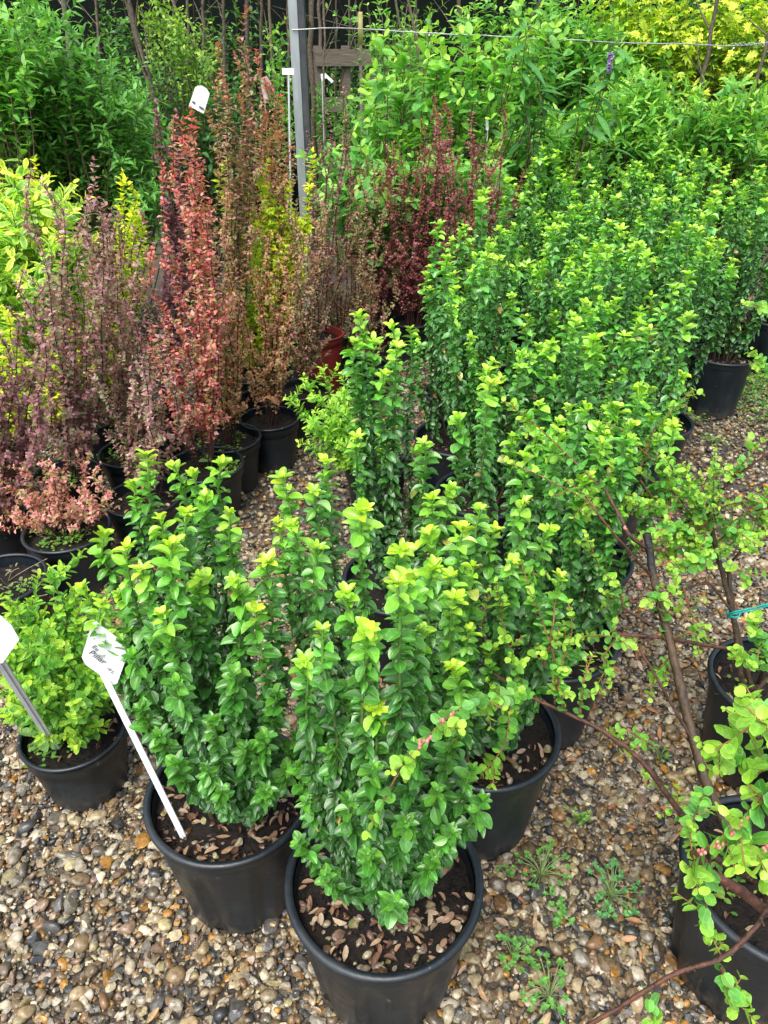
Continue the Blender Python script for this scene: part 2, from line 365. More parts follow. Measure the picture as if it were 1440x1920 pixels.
    return leaf, stem

# ------------------------------------------------------------ generic leafy twig
def leafy(leaf, P, ln, sp, per, stops=None, pal=None, el=(.4, .1), wr=.55, shape='obov', nl=3, nw=2, bare=.0, jit=.25, cup=.3, bend=.1, sizefn=None, planar=0.0, palvar=.15, droop=0.0, tipup=None):
    s, X, TG = nodes_on(P, lambda s: sp, bare, .001); n = len(s)
    if n < 1: return
    a, b = frame(TG); th0 = rng.uniform(0, 6.28)
    for k in range(per):
        th = th0 + np.arange(n) * 2.4 + k * 6.283 / per + rng.normal(0, .35, n)
        if planar: th = np.where(np.cos(th) > 0, 0, np.pi) + rng.normal(0, planar, n)
        rad = np.cos(th)[:, None] * a + np.sin(th)[:, None] * b
        e = np.interp(s, [0, .1], [el[0], el[1]]) + rng.normal(0, jit, n)
        if tipup is not None: e = np.where(s < tipup * 1.0, 1.1 + rng.normal(0, .3, n), e)
        d = np.cos(e)[:, None] * rad + np.sin(e)[:, None] * TG + np.array([0, 0, -droop])
        up = np.cos(e)[:, None] * TG - np.sin(e)[:, None] * rad + np.array([0, 0, .6]) + rng.normal(0, .3, (n, 3))
        l = ln * rng.uniform(.65, 1.2, n) * np.interp(s, [0, ln * 1.2], [.65, 1.0])
        if sizefn is not None: l = l * sizefn(s)
        if pal is not None:
            pc = np.array(pal)
            c = pc[rng.integers(0, len(pc), n)]
            if stops is not None:
                wgt = np.clip(1 - s / stops[0], 0, 1)[:, None]; c = c * (1 - wgt) + np.array(stops[1]) * wgt
        else: c = lerp_cols(s, stops)
        c = c * rng.uniform(1 - palvar * 1.5, 1 + palvar * 1.5, (n, 1))
        add_leaves(leaf, X, d, up, l, rng.uniform(.85, 1.15, n) * wr, c, cup=cup * rng.uniform(.3, 1.6, n), bend=bend * rng.uniform(.2, 1.8, n), shape=shape, nl=nl, nw=nw)

# ------------------------------------------------------------ pots
def lathe(mb, prof, n=64, mod=None, col=(1, 1, 1), center=(0, 0, 0)):
    prof = np.array(prof, float); m = len(prof); th = np.arange(n) * 2 * np.pi / n
    rr = np.repeat(prof[:, :1], n, 1)
    if mod is not None: rr = rr * mod(th[None], prof[:, 1:2])
    v = np.stack([rr * np.cos(th) + center[0], rr * np.sin(th) + center[1], np.repeat(prof[:, 1:], n, 1) + center[2]], -1)
    i = np.arange(m - 1)[:, None] * n; j = np.arange(n)[None]; j2 = (j + 1) % n
    f = np.stack([i + j, i + j2, i + n + j2, i + n + j], -1).reshape(-1, 4)
    mb.add(v.reshape(-1, 3), f, col)
def pot_parts(root, r, h, style, mat=None, soil_drop=.035, seg=64, litter=0, peb=0, moss=0, seed=0, litter_col=None):
    mat = mat or M_POT; lg = np.random.default_rng(seed + 100)
    mb = MB()
    rb = r * .74
    if style == 'ribbed':
        def mod(th, z):
            k = np.clip((h * .88 - z) / (h * .25), 0, 1)
            q = (np.cos(th * 8 + seed) + 1) / 2
            return 1 - .065 * k * np.clip((q - .80) / .12, 0, 1)
        prof = [(0, .004), (rb * .9, .004), (rb, 0), (rb * 1.01, .008)] + [(rb + (r * .935 - rb) * t, .008 + (h - .04) * t) for t in np.linspace(.08, 1, 9)]
        lathe(mb, prof, seg, mod)
    else:
        prof = [(0, .004), (rb * .9, .004), (rb, 0), (rb * 1.01, .006)] + [(rb + (r * .90 - rb) * t, .006 + (h - .05) * t) for t in np.linspace(.1, 1, 6)] + [(r * .90, h - .043), (r * .945, h - .041), (r * .96, h - .012)]
        lathe(mb, prof, seg)
    # inner wall
    lathe(mb, [(r * .90, h - .008), (r * .885, h - .03), (r * .84, h - soil_drop - .03)], seg)
    mb.build('pot', mat, root)
    rm = MB(); z0 = h - .018 if style == 'ribbed' else h - .012
    t = r * .045
    ang = np.linspace(-.5 * np.pi - .6, 1.5 * np.pi - .6, 11)
    cz, cr = h - t * .75, r - t
    lathe(rm, [(cr + t * math.cos(a), cz + t * .85 * math.sin(a)) for a in ang], seg)
    if style == 'ribbed': lathe(rm, [(r * .935, h - .034), (r * .955, h - .03), (r * .965, h - t)], seg)
    rm.build('rim', mat, bpy_child(root, 'pot'))
    sb = MB(); nr_, nt_ = 14, 40; zz = h - soil_drop
    rs = np.linspace(0, r * .895, nr_); th = np.arange(nt_) * 2 * np.pi / nt_
    Rr, Th = np.meshgrid(rs, th, indexing='ij')
    hz = zz + .012 * (1 - (Rr / r) ** 2) + lg.normal(0, .0035, Rr.shape); hz[0] = hz[0].mean()
    v = np.stack([Rr * np.cos(Th), Rr * np.sin(Th), hz], -1).reshape(-1, 3)
    i = np.arange(nr_ - 1)[:, None] * nt_; j = np.arange(nt_)[None]; j2 = (j + 1) % nt_
    sb.add(v, np.stack([i + j, i + nt_ + j, i + nt_ + j2, i + j2], -1).reshape(-1, 4))
    # crumbs
    k = 700 if seg >= 60 else 120
    a_ = lg.uniform(0, 6.28, k); q = np.sqrt(lg.random(k)) * r * .87
    pos = np.stack([q * np.cos(a_), q * np.sin(a_), np.full(k, zz + .006)], 1)
    add_pebbles(sb, pos, lg.uniform(.0012, .0055, k), np.full((k, 3), 1.0), lg, low=True)
    so = sb.build('soil', M_SOIL, root)
    if peb or litter:
        lb = MB()
        if peb:
            a_ = lg.uniform(-2.9, -.2, peb); q = (1 - lg.random(peb) ** 1.6 * .6) * r * .85
            pos = np.stack([q * np.cos(a_), q * np.sin(a_), np.full(peb, zz + .008) + lg.uniform(0, .006, peb)], 1)
            cols = np.array([(.26, .22, .15), (.32, .29, .20), (.22, .2, .11), (.34, .28, .2), (.2, .13, .10), (.24, .23, .10)])[lg.integers(0, 6, peb)]
            cols[lg.random(peb) < .45] = (.13, .075, .045)
            add_pebbles(lb, pos, (.003 + .007 * lg.random(peb) ** 2), cols * lg.uniform(.5, 1.1, (peb, 1)), lg)
        if litter:
            a_ = lg.uniform(0, 6.28, litter); q = np.sqrt(.25 + .75 * lg.random(litter)) * r * .85
            pos = np.stack([q * np.cos(a_), q * np.sin(a_), zz + .012 + lg.uniform(0, .008, litter)], 1)
            dd = np.stack([np.cos(a_ * 7.1), np.sin(a_ * 7.1), lg.normal(0, .3, litter)], 1)
            up = np.stack([lg.normal(0, .6, litter), lg.normal(0, .6, litter), np.ones(litter)], 1)
            pc = np.array(litter_col or [(.30, .19, .11), (.36, .26, .16), (.22, .12, .07), (.28, .17, .11), (.40, .31, .21), (.15, .08, .05)])
            add_leaves(lb, pos, dd, up, lg.uniform(.012, .024, litter), lg.uniform(.4, .6, litter), pc[lg.integers(0, len(pc), litter)], cup=lg.uniform(.2, 1.3, litter), bend=lg.uniform(-.4, .5, litter), shape='ellip', nl=4, nw=2, mi=1)
        lo = lb.build('soil_topping', [M_PEB, M_DRY], root)
        tag(lo, kind='stuff')
    if moss:
        wb = MB(); k = moss
        a_ = lg.uniform(0, 6.28, k); q = np.sqrt(lg.random(k)) * r * .82
        for cl in range(max(3, moss // 45)):
            ca, cq = lg.uniform(0, 6.28), math.sqrt(lg.random()) * r * .7
            n_ = 45; px_ = cq * math.cos(ca) + lg.normal(0, .02, n_); py_ = cq * math.sin(ca) + lg.normal(0, .02, n_)
            pos = np.stack([px_, py_, zz + .012 + lg.random(n_) * .02], 1)
            dd = np.stack([lg.normal(0, 1, n_), lg.normal(0, 1, n_), lg.uniform(0, .8, n_)], 1)
            col = np.array([(.10, .26, .04), (.16, .32, .05), (.22, .30, .06)])[lg.integers(0, 3, n_)]
            add_leaves(wb, pos, dd, np.tile([0, 0, 1.0], (n_, 1)) + lg.normal(0, .2, (n_, 3)), lg.uniform(.006, .014, n_), .7, col, shape='round', nl=3, nw=2)
        tag(wb.build('weed_cover', M_SOFT, root), kind='stuff')
def bpy_child(root, nm):
    for c in root.children:
        if c.name.split('.')[0] == nm: return c
    return root

# ------------------------------------------------------------ pebbles
def ico(sub):
    import bmesh
    bm = bmesh.new(); bmesh.ops.create_icosphere(bm, subdivisions=sub, radius=1.0)
    v = np.array([x.co[:] for x in bm.verts]); f = np.array([[q.index for q in p.verts] for p in bm.faces]); bm.free(); return v, f
ICO1, ICO2 = ico(1), ico(2)
def rotm(ax, ang):
    ax = nrm(ax); c, s = np.cos(ang), np.sin(ang); x, y, z = ax.T; C1 = 1 - c
    return np.stack([np.stack([c + x * x * C1, x * y * C1 - z * s, x * z * C1 + y * s], -1), np.stack([y * x * C1 + z * s, c + y * y * C1, y * z * C1 - x * s], -1), np.stack([z * x * C1 - y * s, z * y * C1 + x * s, c + z * z * C1], -1)], 1)
_pv = None
def pebble_variants():
    global _pv
    if _pv is None:
        g = np.random.default_rng(3); _pv = []
        for (v, f) in (ICO1, ICO2):
            S = []
            for k in range(24):
                q = v.copy()
                for _ in range(9):                       # chop with random planes: chips and facets
                    if k % 3 != 0 or _ < 2:
                        nn = nrm(g.normal(0, 1, 3)); h = g.uniform(.34, .75); dd = q @ nn; over = np.clip(dd - h, 0, None); q = q - over[:, None] * nn
                q *= (1 + .10 * np.sin(v @ g.normal(0, 1.6, 3) + g.uniform(0, 6)))[:, None]
                S.append(q)
            _pv.append((np.array(S), f))
    return _pv
def add_pebbles(mb, pos, rad, col, g, low=False, mi=0, tilt=.35):
    S, f = pebble_variants()[0 if low else 1]
    n = len(pos); k = S.shape[1]
    vi = g.integers(0, len(S), n); V = S[vi]
    sc = np.stack([g.uniform(.85, 1.45, n), g.uniform(.7, 1.05, n), g.uniform(.42, .8, n)], 1) * rad[:, None]
    V = V * sc[:, None]
    Rz = rotm(np.tile([0, 0, 1.0], (n, 1)), g.uniform(0, 6.28, n)); Rt = rotm(np.stack([g.normal(0, 1, n), g.normal(0, 1, n), np.zeros(n)], 1) + 1e-6, g.normal(0, tilt, n))
    V = np.einsum('nij,nkj->nki', Rt @ Rz, V) + pos[:, None]
    F = (f[None] + (np.arange(n) * k)[:, None, None]).reshape(-1, 3)
    mb.add(V.reshape(-1, 3), F, np.repeat(col, k, 0), None, mi, np.repeat(vi % 3 == 0, len(f)))
PEBCOL = np.array([(.27, .215, .13), (.34, .295, .20), (.19, .145, .085), (.42, .385, .29), (.15, .145, .125), (.055, .062, .066), (.24, .235, .20), (.50, .47, .37), (.36, .20, .05), (.21, .13, .065), (.22, .16, .12), (.09, .095, .10), (.31, .29, .17), (.17, .13, .08), (.40, .38, .32), (.25, .205, .13), (.12, .10, .075), (.035, .04, .045), (.20, .19, .165)])
POTS = []   # (x, y, r) ground footprints, gravel keeps out

# ============================================================ THE SETTING
gm = MB()
gm.add([[-150, -60, 0], [150, -60, 0], [150, 240, 0], [-150, 240, 0]], [[0, 1, 2, 3]])
tag(gm.build('ground', M_GROUND), kind='structure')

# ============================================================ POTTED EUONYMUS
EG = 'upright euonymus in black pots, standing in a block'
def euonymus(x, y, label, tips, lod, r=.15, h=.27, litter=30, peb=40, lows=(), dark=1.0, fresh=(.7, 1.8), seed=0, style='ribbed', scale=1.0):
    root = thing('potted_euonymus', label, 'potted shrub', (x, y, 0), EG)
    POTS.append((x, y, r * .78))
    pot_parts(root, r, h, style, litter=litter, peb=peb, seed=seed, seg=64 if lod == 0 else 36)
    o = np.array([x, y, 0.0])
    for T in tips:
        T = np.asarray(T, float) - o
        b = np.array([T[0] * .30 + rng.normal(0, .012), T[1] * .30 + rng.normal(0, .012), h - .035])
        P = shoot_path(b, T, 16, wob=.008)
        lf, st = euo_shoot(P, lod, fresh=rng.uniform(*fresh), dark=dark, bare=rng.uniform(.03, .12), scale=scale)
        so = st.build('stem', M_STEM, root); lf.build('foliage', M_EUO, so)
    for T in lows:
        T = np.asarray(T, float) - o
        b = np.array([T[0] * .2, T[1] * .2, h - .03])
        P = shoot_path(b, T, 10, wob=.004, k=1.2)
        lf, st = euo_shoot(P, lod, fresh=.25, dark=dark * 1.1, bare=.06, scale=scale)
        so = st.build('stem', M_STEM, root); lf.build('foliage', M_EUO, so)
    return root
# front pot
tips = [W(*p) for p in [(595, 1025, .66), (680, 955, .70), (765, 1085, .60), (815, 1062, .68), (745, 1090, .56), (690, 1180, .55), (605, 1180, .60), (520, 975, .80), (550, 985, .76), (610, 865, .86), (530, 895, .86), (590, 920, .82), (650, 1110, .62), (855, 1120, .70), (790, 1180, .62), (570, 1240, .62), (705, 1330, .55), (850, 1250, .66)]]
lows = [W(*p) for p in [(885, 1440, .60), (905, 1500, .58), (850, 1560, .56), (575, 1500, .62), (560, 1580, .60), (740, 1690, .52), (655, 1500, .56), (760, 1540, .54), (690, 1600, .54), (810, 1610, .55), (610, 1640, .56), (560, 1440, .64), (590, 1350, .66), (700, 1440, .53), (780, 1400, .55), (870, 1330, .64), (640, 1290, .60), (820, 1480, .56), (850, 1380, .62), (620, 1400, .60)]]
euonymus(0.0, .68, 'nearest potted euonymus with lime tips, its pot cut by the bottom picture edge', tips, 0, r=.157, lows=lows, litter=110, peb=150, seed=1, scale=.84)
tips = [W(*p) for p in [(155, 1100, .88), (195, 1000, .90), (237, 1025, .82), (302, 972, .90), (322, 1018, .78), (265, 1065, .78), (252, 905, 1.0), (275, 852, 1.0), (325, 872, .98), (362, 890, .95), (415, 868, .95), (440, 1090, .74), (500, 1050, .74), (385, 930, .90), (350, 960, .85), (225, 1110, .85), (430, 960, .88), (300, 1150, .72), (375, 1080, .80), (480, 1140, .72), (190, 1130, .84)]]
lows = [W(*p) for p in [(250, 1230, .76), (265, 1330, .74), (385, 1440, .68), (330, 1430, .70), (460, 1400, .68), (500, 1480, .66), (415, 1480, .66), (540, 1440, .70), (230, 1200, .82), (330, 1280, .68), (440, 1260, .68), (290, 1180, .74), (520, 1300, .70), (500, 1380, .68), (400, 1350, .66), (300, 1380, .72), (560, 1380, .74)]]
euonymus(-.272, .84, 'potted euonymus with a white plant label stuck in its soil, left of the nearest pot', tips, 0, r=.148, lows=lows, litter=110, peb=70, seed=2, scale=.92)
tips = [W(*p) for p in [(752, 1030, .86), (868, 990, .88), (900, 955, .92), (930, 990, .92), (845, 915, .98), (808, 935, .98), (795, 830, 1.08), (858, 785, 1.10), (800, 1000, .88), (888, 1060, .84), (1030, 990, .92), (920, 720, 1.16), (1050, 1080, .88), (960, 1050, .86), (845, 1080, .82), (985, 940, .98), (775, 1080, .84), (880, 1180, .80)]]
lows = [W(*p) for p in [(960, 1330, .86), (920, 1250, .84), (1010, 1290, .88), (880, 1280, .82), (1040, 1210, .90), (840, 1200, .82), (800, 1290, .84)]]
euonymus(.19, .985, 'potted euonymus behind the nearest pot, tallest leader crossed by a red twig', tips, 0, r=.15, lows=lows, litter=70, peb=45, seed=3)
def auto_tips(x, y, n, h0, h1, sp=.13, left=None):
    out = []
    for k in range(n):
        a = k * 2.4 + rng.uniform(-.3, .3); q = sp * math.sqrt((k + .6) / n) * rng.uniform(.85, 1.12)
        out.append((x + q * math.cos(a), y + q * math.sin(a), rng.uniform(h0, h1) - .35 * q))
    return out
tips = auto_tips(.37, 1.25, 18, .74, .94, .17) + [W(1100, 760, 1.2), W(1150, 868, 1.15), W(1100, 895, 1.12), W(1160, 960, 1.15)]
euonymus(.37, 1.25, 'potted euonymus half hidden behind round leaved twigs, pot corner showing beside the trunk', tips, 1, lows=[(.30, 1.10, .42), (.46, 1.13, .45), (.5, 1.25, .4), (.38, 1.08, .36)], seed=4)
tips = [W(*p) for p in [(672, 590, 1.45), (668, 640, 1.42), (735, 612, 1.5), (770, 615, 1.55), (700, 640, 1.5), (670, 820, 1.34), (745, 650, 1.42), (660, 700, 1.45), (720, 700, 1.40)]] + [(.10, 1.36, .52), (.08, 1.5, .6)]
euonymus(.045, 1.46, 'slender potted euonymus with a few separate columns, leftmost of the block', tips, 1, litter=12, peb=20, seed=5)
ROWS = [[(.49, 1.55)], [(.30, 1.88), (.64, 1.90)], [(.25, 2.25), (.60, 2.27), (.94, 2.38)], [(.30, 2.63), (.66, 2.66), (1.02, 2.72)],
        [(.43, 3.02), (.77, 3.03), (1.11, 3.06), (1.46, 3.05)], [(.55, 3.42), (.90, 3.43), (1.25, 3.44), (1.60, 3.44)],
        [(.78, 3.82), (1.13, 3.84), (1.48, 3.84)], [(1.02, 4.22), (1.37, 4.24), (1.72, 4.24)]]
ordn = ['first', 'second', 'third', 'fourth']
rown = ['fourth', 'fifth', 'sixth', 'seventh', 'eighth', 'ninth', 'tenth', 'last']
sd_ = 10
for ri, row in enumerate(ROWS):
    for ci, (x, y) in enumerate(row):
        sd_ += 1
        nn = int(rng.integers(17, 22)) if y < 2.5 else int(rng.integers(14, 18))
        if (x, y) == (1.46, 3.05): lab = 'euonymus whose black pot of tan chippings stands clear at the right edge of the block'
        elif (x, y) == (.49, 1.55): lab = 'euonymus right of the slender one, its pot rim just seen at right'
        elif (x, y) == (.94, 2.38): lab = 'euonymus at the right edge of the block, its rim peeping out above the gravel'
        else: lab = f'green column euonymus, {ordn[ci]} from the left in the {rown[ri]} row from the camera'
        euonymus(x, y, lab, auto_tips(x, y, nn, .66, 1.0, .165), 1 if y < 2.5 else 2, scale=(1.1 if y < 2.5 else 1.28), r=.15 if y < 3 else .14, seed=sd_, litter=12, peb=(90 if (x, y) == (1.46, 3.05) else 10), fresh=(.6, 1.5))
for (x, y, lab) in ((1.93, 3.55, 'dark green upright shrub behind the standing-clear pot, near the right edge'), (2.28, 3.62, 'dark green upright shrub farthest right beside the picture edge')):
    sd_ += 1
    euonymus(x, y, lab, auto_tips(x, y, 22, .85, 1.12, .20), 2, r=.15, seed=sd_, dark=.75, fresh=(.3, .6), litter=8, peb=8)

# ============================================================ BARBERRIES
BG_ = 'potted barberries standing in the left block'
PAL = {
 'mauve': [(.44, .30, .30), (.32, .18, .19), (.36, .21, .22), (.16, .17, .08), (.40, .19, .18), (.22, .12, .14), (.17, .24, .09), (.34, .25, .24), (.20, .26, .12)],
 'purple': [(.20, .09, .11), (.28, .14, .16), (.34, .20, .22), (.14, .09, .08), (.18, .18, .09)],
 'dark': [(.10, .04, .05), (.14, .06, .075), (.17, .10, .12)],
 'red': [(.54, .15, .13), (.60, .24, .20), (.44, .13, .14), (.52, .30, .28), (.34, .12, .12), (.24, .24, .09), (.30, .28, .12), (.42, .22, .20)],
 'orange': [(.48, .23, .13), (.24, .27, .09), (.54, .26, .17), (.36, .19, .12), (.19, .25, .07), (.46, .30, .18), (.28, .30, .10), (.50, .28, .24)],
 'brown': [(.36, .20, .15), (.20, .25, .10), (.42, .22, .19), (.28, .16, .12), (.16, .24, .08), (.38, .26, .20), (.26, .28, .12)],
 'pink': [(.58, .27, .25), (.52, .23, .22), (.40, .29, .16), (.62, .36, .32), (.38, .20, .17), (.26, .30, .11)],
 'wine': [(.24, .07, .08), (.32, .10, .11), (.18, .08, .09), (.38, .14, .14), (.29, .16, .16), (.20, .16, .09)],
 'gold': [(.50, .55, .05), (.62, .62, .06), (.40, .52, .05), (.26, .42, .05)],
}
def barberry(label, base, pal, xr, yr, n_, tipcol=None, r=.12, h=.20, dy=.10, leaf=.015, group=BG_, dens=1.0, bare=.06, moss=0, name='potted_barberry', lod=2, k=1.7, side=1.0, mat=None, style='banded', litter=0, extra=()):
    x, y = base; n = max(6, int(n_ * .8))
    root = thing(name, label, 'potted shrub', (x, y, 0), group)
    POTS.append((x, y, r * .78))
    pot_parts(root, r, h, style, seg=40, moss=moss, seed=int(abs(x * 1000)), mat=mat, litter=litter)
    o = np.array([x, y, 0.0]); pc = np.clip(np.array(PAL[pal]) * (np.array([1.32, 1.20, 1.22]) if pal != 'gold' else np.array([1.35, 1.35, 1.0])), 0, .85)
    for i in range(n + len(extra)):
        px = xr[0] + (xr[1] - xr[0]) * ((i + rng.uniform(-.3, 1.3)) / n); q = rng.random(); py = yr[0] + (yr[1] - yr[0]) * q
        if i >= n: px, py = extra[i - n]
        T = W(px, py, y + rng.uniform(-dy, dy)) - o
        b = np.array([T[0] * .15 + rng.normal(0, .01), T[1] * .15 + rng.normal(0, .01), h - .035])
        P = shoot_path(b, T, 16, wob=.024, k=k * rng.uniform(.7, 1.2))
        st, lf = MB(), MB(); lsz = leaf * 1.06
        Lt = arclen(P)[-1]
        add_tube(st, P, np.linspace(.0032, .0011, len(P)), (.06, .03, .025), n=4)
        tc = (.07, tipcol) if tipcol else None
        leafy(lf, P, lsz, .0155 / dens, 4, pal=pc, stops=tc, el=(.7, .25), wr=.72, shape='obov', nl=2, nw=2, bare=bare + rng.uniform(0, .05), jit=.4, cup=.3, bend=.1)
        # short side twigs
        L = arclen(P); ns = int(side * Lt / .062)
        for j in range(ns):
            s = rng.uniform(.12, .88) * Lt; B = np.array([np.interp(s, L, P[:, q_]) for q_ in range(3)])
            a = rng.uniform(0, 6.28); ll = rng.uniform(.03, .10) * (1.2 - s / Lt)+.015
            E_ = B + np.array([math.cos(a) * ll * .7, math.sin(a) * ll * .7, ll * rng.uniform(.35, 1.0)])
            Q = np.linspace(B, E_, 4); add_tube(st, Q, .0008, (.09, .04, .03), n=3)
            leafy(lf, Q, lsz * .9, .012, 4, pal=pc, el=(.7, .3), wr=.72, shape='obov', nl=2, nw=2, bare=.0, jit=.45)
        so = st.build('stem', M_STEM, root); lf.build('foliage', M_BARB, so)
    return root
def gp(px, py, z=.2): q = G(px, py, z); return (float(q[0]), float(q[1]))
barberry('low spreading pink barberry over a black pot full of small green weeds', gp(125, 990), 'pink', (-60, 200), (830, 985), 30, r=.125, dy=.12, moss=420, k=1.3, leaf=.014)
barberry('tall mauve barberry behind the low pink one, two dark tips leaning left', gp(125, 885), 'mauve', (30, 190), (285, 620), 20, r=.11, moss=90, leaf=.017)
barberry('mauve barberry in a pot with green weeds, left of the bright red one', gp(250, 845), 'mauve', (140, 285), (330, 640), 18, r=.12, moss=180, tipcol=(.36, .12, .13), leaf=.016)
barberry('purple brown barberry at the left edge beside the pink one', gp(-25, 955), 'purple', (-80, 90), (500, 740), 18, r=.12, leaf=.016)
barberry('bright red columnar barberry, the reddest plant of the left block', gp(385, 868), 'red', (275, 370), (205, 620), 12, tipcol=(.60, .16, .12), r=.13, leaf=.017, moss=40, side=1.0, bare=.10, k=2.6, dy=.14, extra=((358, 203), (346, 222), (368, 232), (352, 260)))
barberry('orange and green barberry in the pot with weeds right of the red one', gp(425, 818), 'orange', (370, 450), (330, 580), 15, r=.125, leaf=.015, moss=140)
barberry('orange leaved barberry in the rightmost near pot beside the bright green shrub', gp(505, 782), 'orange', (445, 560), (400, 600), 15, tipcol=(.5, .22, .15), r=.115, leaf=.014)
barberry('short mauve barberry in a pot of dry straw behind the labelled euonymus', gp(268, 930), 'mauve', (190, 330), (560, 800), 10, r=.12, leaf=.015, litter=30)
barberry('tallest barberry, orange brown with its red tip at the top edge', (gp(430, 700)[0], 2.85), 'brown', (390, 475), (-10, 220), 13, tipcol=(.5, .16, .13), leaf=.018, side=.9)
barberry('tall barberry with one thin red shoot just left of the metal post', (gp(500, 690)[0], 3.0), 'orange', (470, 545), (90, 300), 11, tipcol=(.58, .12, .10), leaf=.018, side=.9)
barberry('brown green barberry behind the bright green shrub', gp(565, 728), 'brown', (540, 620), (340, 500), 14, r=.115)
barberry('brown green barberry in the pot standing right of the red pot', gp(640, 645), 'brown', (600, 705), (300, 460), 14, r=.12, moss=60, k=2.0)
barberry('sparse barberry in the small pot behind the slender euonymus', gp(692, 668), 'brown', (650, 735), (400, 560), 6, r=.09, h=.17)
barberry('wine red barberry, left one of the three dark ones before the dogwood', gp(700, 592), 'wine', (640, 750), (250, 430), 22, leaf=.015)
barberry('wine red barberry, middle one of the three dark ones before the dogwood', gp(775, 600), 'wine', (725, 860), (170, 400), 28, leaf=.015, tipcol=(.34, .08, .07))
barberry('wine red barberry leaning right towards the euonymus block', (gp(850, 600)[0], 3.35), 'wine', (820, 985), (190, 450), 24, leaf=.015, k=1.1)
barberry('mauve barberry behind the others, left of the golden sprig', (gp(200, 740)[0], 2.55), 'mauve', (150, 270), (330, 500), 13, leaf=.017)
barberry('nearly black barberry standing behind the red one', (gp(320, 740)[0], 2.5), 'dark', (285, 350), (160, 420), 9, leaf=.018, side=.6)
barberry('thin purple barberry shoots before the metal post', (gp(590, 620)[0], 3.35), 'purple', (560, 660), (130, 330), 11, leaf=.014, side=.7)
barberry('rusty barberry between the golden bush and the metal post', (gp(520, 640)[0], 3.5), 'brown', (480, 570), (250, 400), 12, leaf=.015)
GG = 'golden leaved bushes among the barberries'
barberry('golden yellow bush showing between the barberries under the metal post', (gp(500, 600)[0], 3.0), 'gold', (425, 585), (285, 470), 24, leaf=.026, group=GG, name='golden_bush', side=1.0)
barberry('narrow golden sprig standing before the big green shrub', (gp(245, 640)[0], 2.75), 'gold', (222, 265), (318, 430), 7, leaf=.026, group=GG, name='golden_bush', side=.7)
barberry('golden bush low at the left behind the mauve barberries', (gp(60, 760)[0], 2.35), 'gold', (-20, 190), (560, 700), 14, leaf=.024, group=GG, name='golden_bush', r=.10)
barberry('golden feathery bush at the left edge above the variegated one', (gp(20, 620)[0], 3.35), 'gold', (-60, 75), (280, 380), 14, leaf=.022, group=GG, name='golden_bush')
# an empty-ish pot at the left edge and the red pot
root = thing('plant_pot', 'black pot with dry grey stalks at the left edge below the pink barberry', 'plant pot', (*gp(-2, 1085), 0)); POTS.append((root.location.x, root.location.y, .1))
pot_parts(root, .12, .20, 'banded', seg=40, litter=30, moss=50, seed=55, litter_col=[(.2, .17, .12), (.28, .24, .15)])
sb = MB()
for k in range(14):
    a = rng.uniform(0, 6.28); q = .09 * rng.random()
    B = np.array([q * math.cos(a), q * math.sin(a), .17]); E_ = B + np.array([rng.normal(0, .05), rng.normal(0, .05), rng.uniform(.01, .09)])
    add_tube(sb, smooth_path([B, (B + E_) / 2 + rng.normal(0, .01, 3), E_], 6), .0009, (.30, .25, .17), n=4)
sb.build('dry_stalks', M_STEM, root)
q = gp(600, 620, .3); root = thing('plant_pot', 'tall dark red plastic pot behind the barberries', 'plant pot', (q[0], q[1], 0)); POTS.append((q[0], q[1], .1))
pot_parts(root, .11, .29, 'banded', mat=M_POTRED, seg=40, seed=77)

# ============================================================ SMALL GREEN POT PLANTS
def small_green(label, base, r, h, tips, pal, ln, name, cat='potted shrub', extra=None, side=5, shape='ellip', lod=(4, 2), wr=.5, moss=0, group=None, litter=12, k=1.4):
    x, y = base; root = thing(name, label, cat, (x, y, 0), group); POTS.append((x, y, r * .78))
    pot_parts(root, r, h, 'banded', seg=48, litter=litter, moss=moss, seed=int(abs(x * 999)), soil_drop=.03)
    o = np.array([x, y, 0.0])
    for T in tips:
        T = np.asarray(T) - o; b = np.array([T[0] * .15, T[1] * .15, h - .03]); P = shoot_path(b, T, 12, wob=.01, k=k)
        st, lf = MB(), MB(); L = arclen(P); Lt = L[-1]
        add_tube(st, P, np.linspace(.003, .0012, 12), (.14, .12, .05), n=5)
        leafy(lf, P, ln, .0085, 2, pal=pal[1:], stops=(.05, pal[0]), el=(.7, .4), wr=wr, shape=shape, nl=lod[0], nw=lod[1], bare=.05, jit=.3, cup=.35, bend=.12)
        for j in range(side):
            s = rng.uniform(.3, .95) * Lt; B = np.array([np.interp(s, L, P[:, q_]) for q_ in range(3)])
            a = rng.uniform(0, 6.28); ll = rng.uniform(.05, .10)
            E_ = B + np.array([math.cos(a) * ll * .8, math.sin(a) * ll * .8, ll * rng.uniform(.3, 1.0)])
            Q = smooth_path([B, (B + E_) / 2 + np.array([0, 0, -.008]), E_], 6); add_tube(st, Q, .001, (.2, .25, .07), n=4)
            leafy(lf, Q, ln, .0085, 2, pal=pal[1:], stops=(.04, pal[0]), el=(.75, .5), wr=wr, shape=shape, nl=lod[0], nw=lod[1], bare=0, jit=.3, cup=.35, bend=.12)
        so = st.build('stem', M_STEM, root); lf.build('foliage', M_ROUND, so)
    return root
BOX = [(.40, .62, .05), (.20, .47, .06), (.14, .38, .05), (.10, .30, .045), (.28, .54, .07)]
b0 = gp(137, 1365, .17)
tl = [(95, 1065, 1.12), (30, 1130, 1.1), (150, 1140, 1.1), (0, 1200, 1.1), (60, 1180, 1.05), (185, 1170, 1.12), (120, 1210, 1.0), (215, 1180, 1.15), (-30, 1150, 1.15), (80, 1290, .98), (30, 1310, 1.0), (150, 1340, 1.0), (10, 1250, 1.05), (190, 1260, 1.1), (60, 1120, 1.15), (120, 1120, 1.15), (-20, 1220, 1.1), (165, 1290, 1.0)]
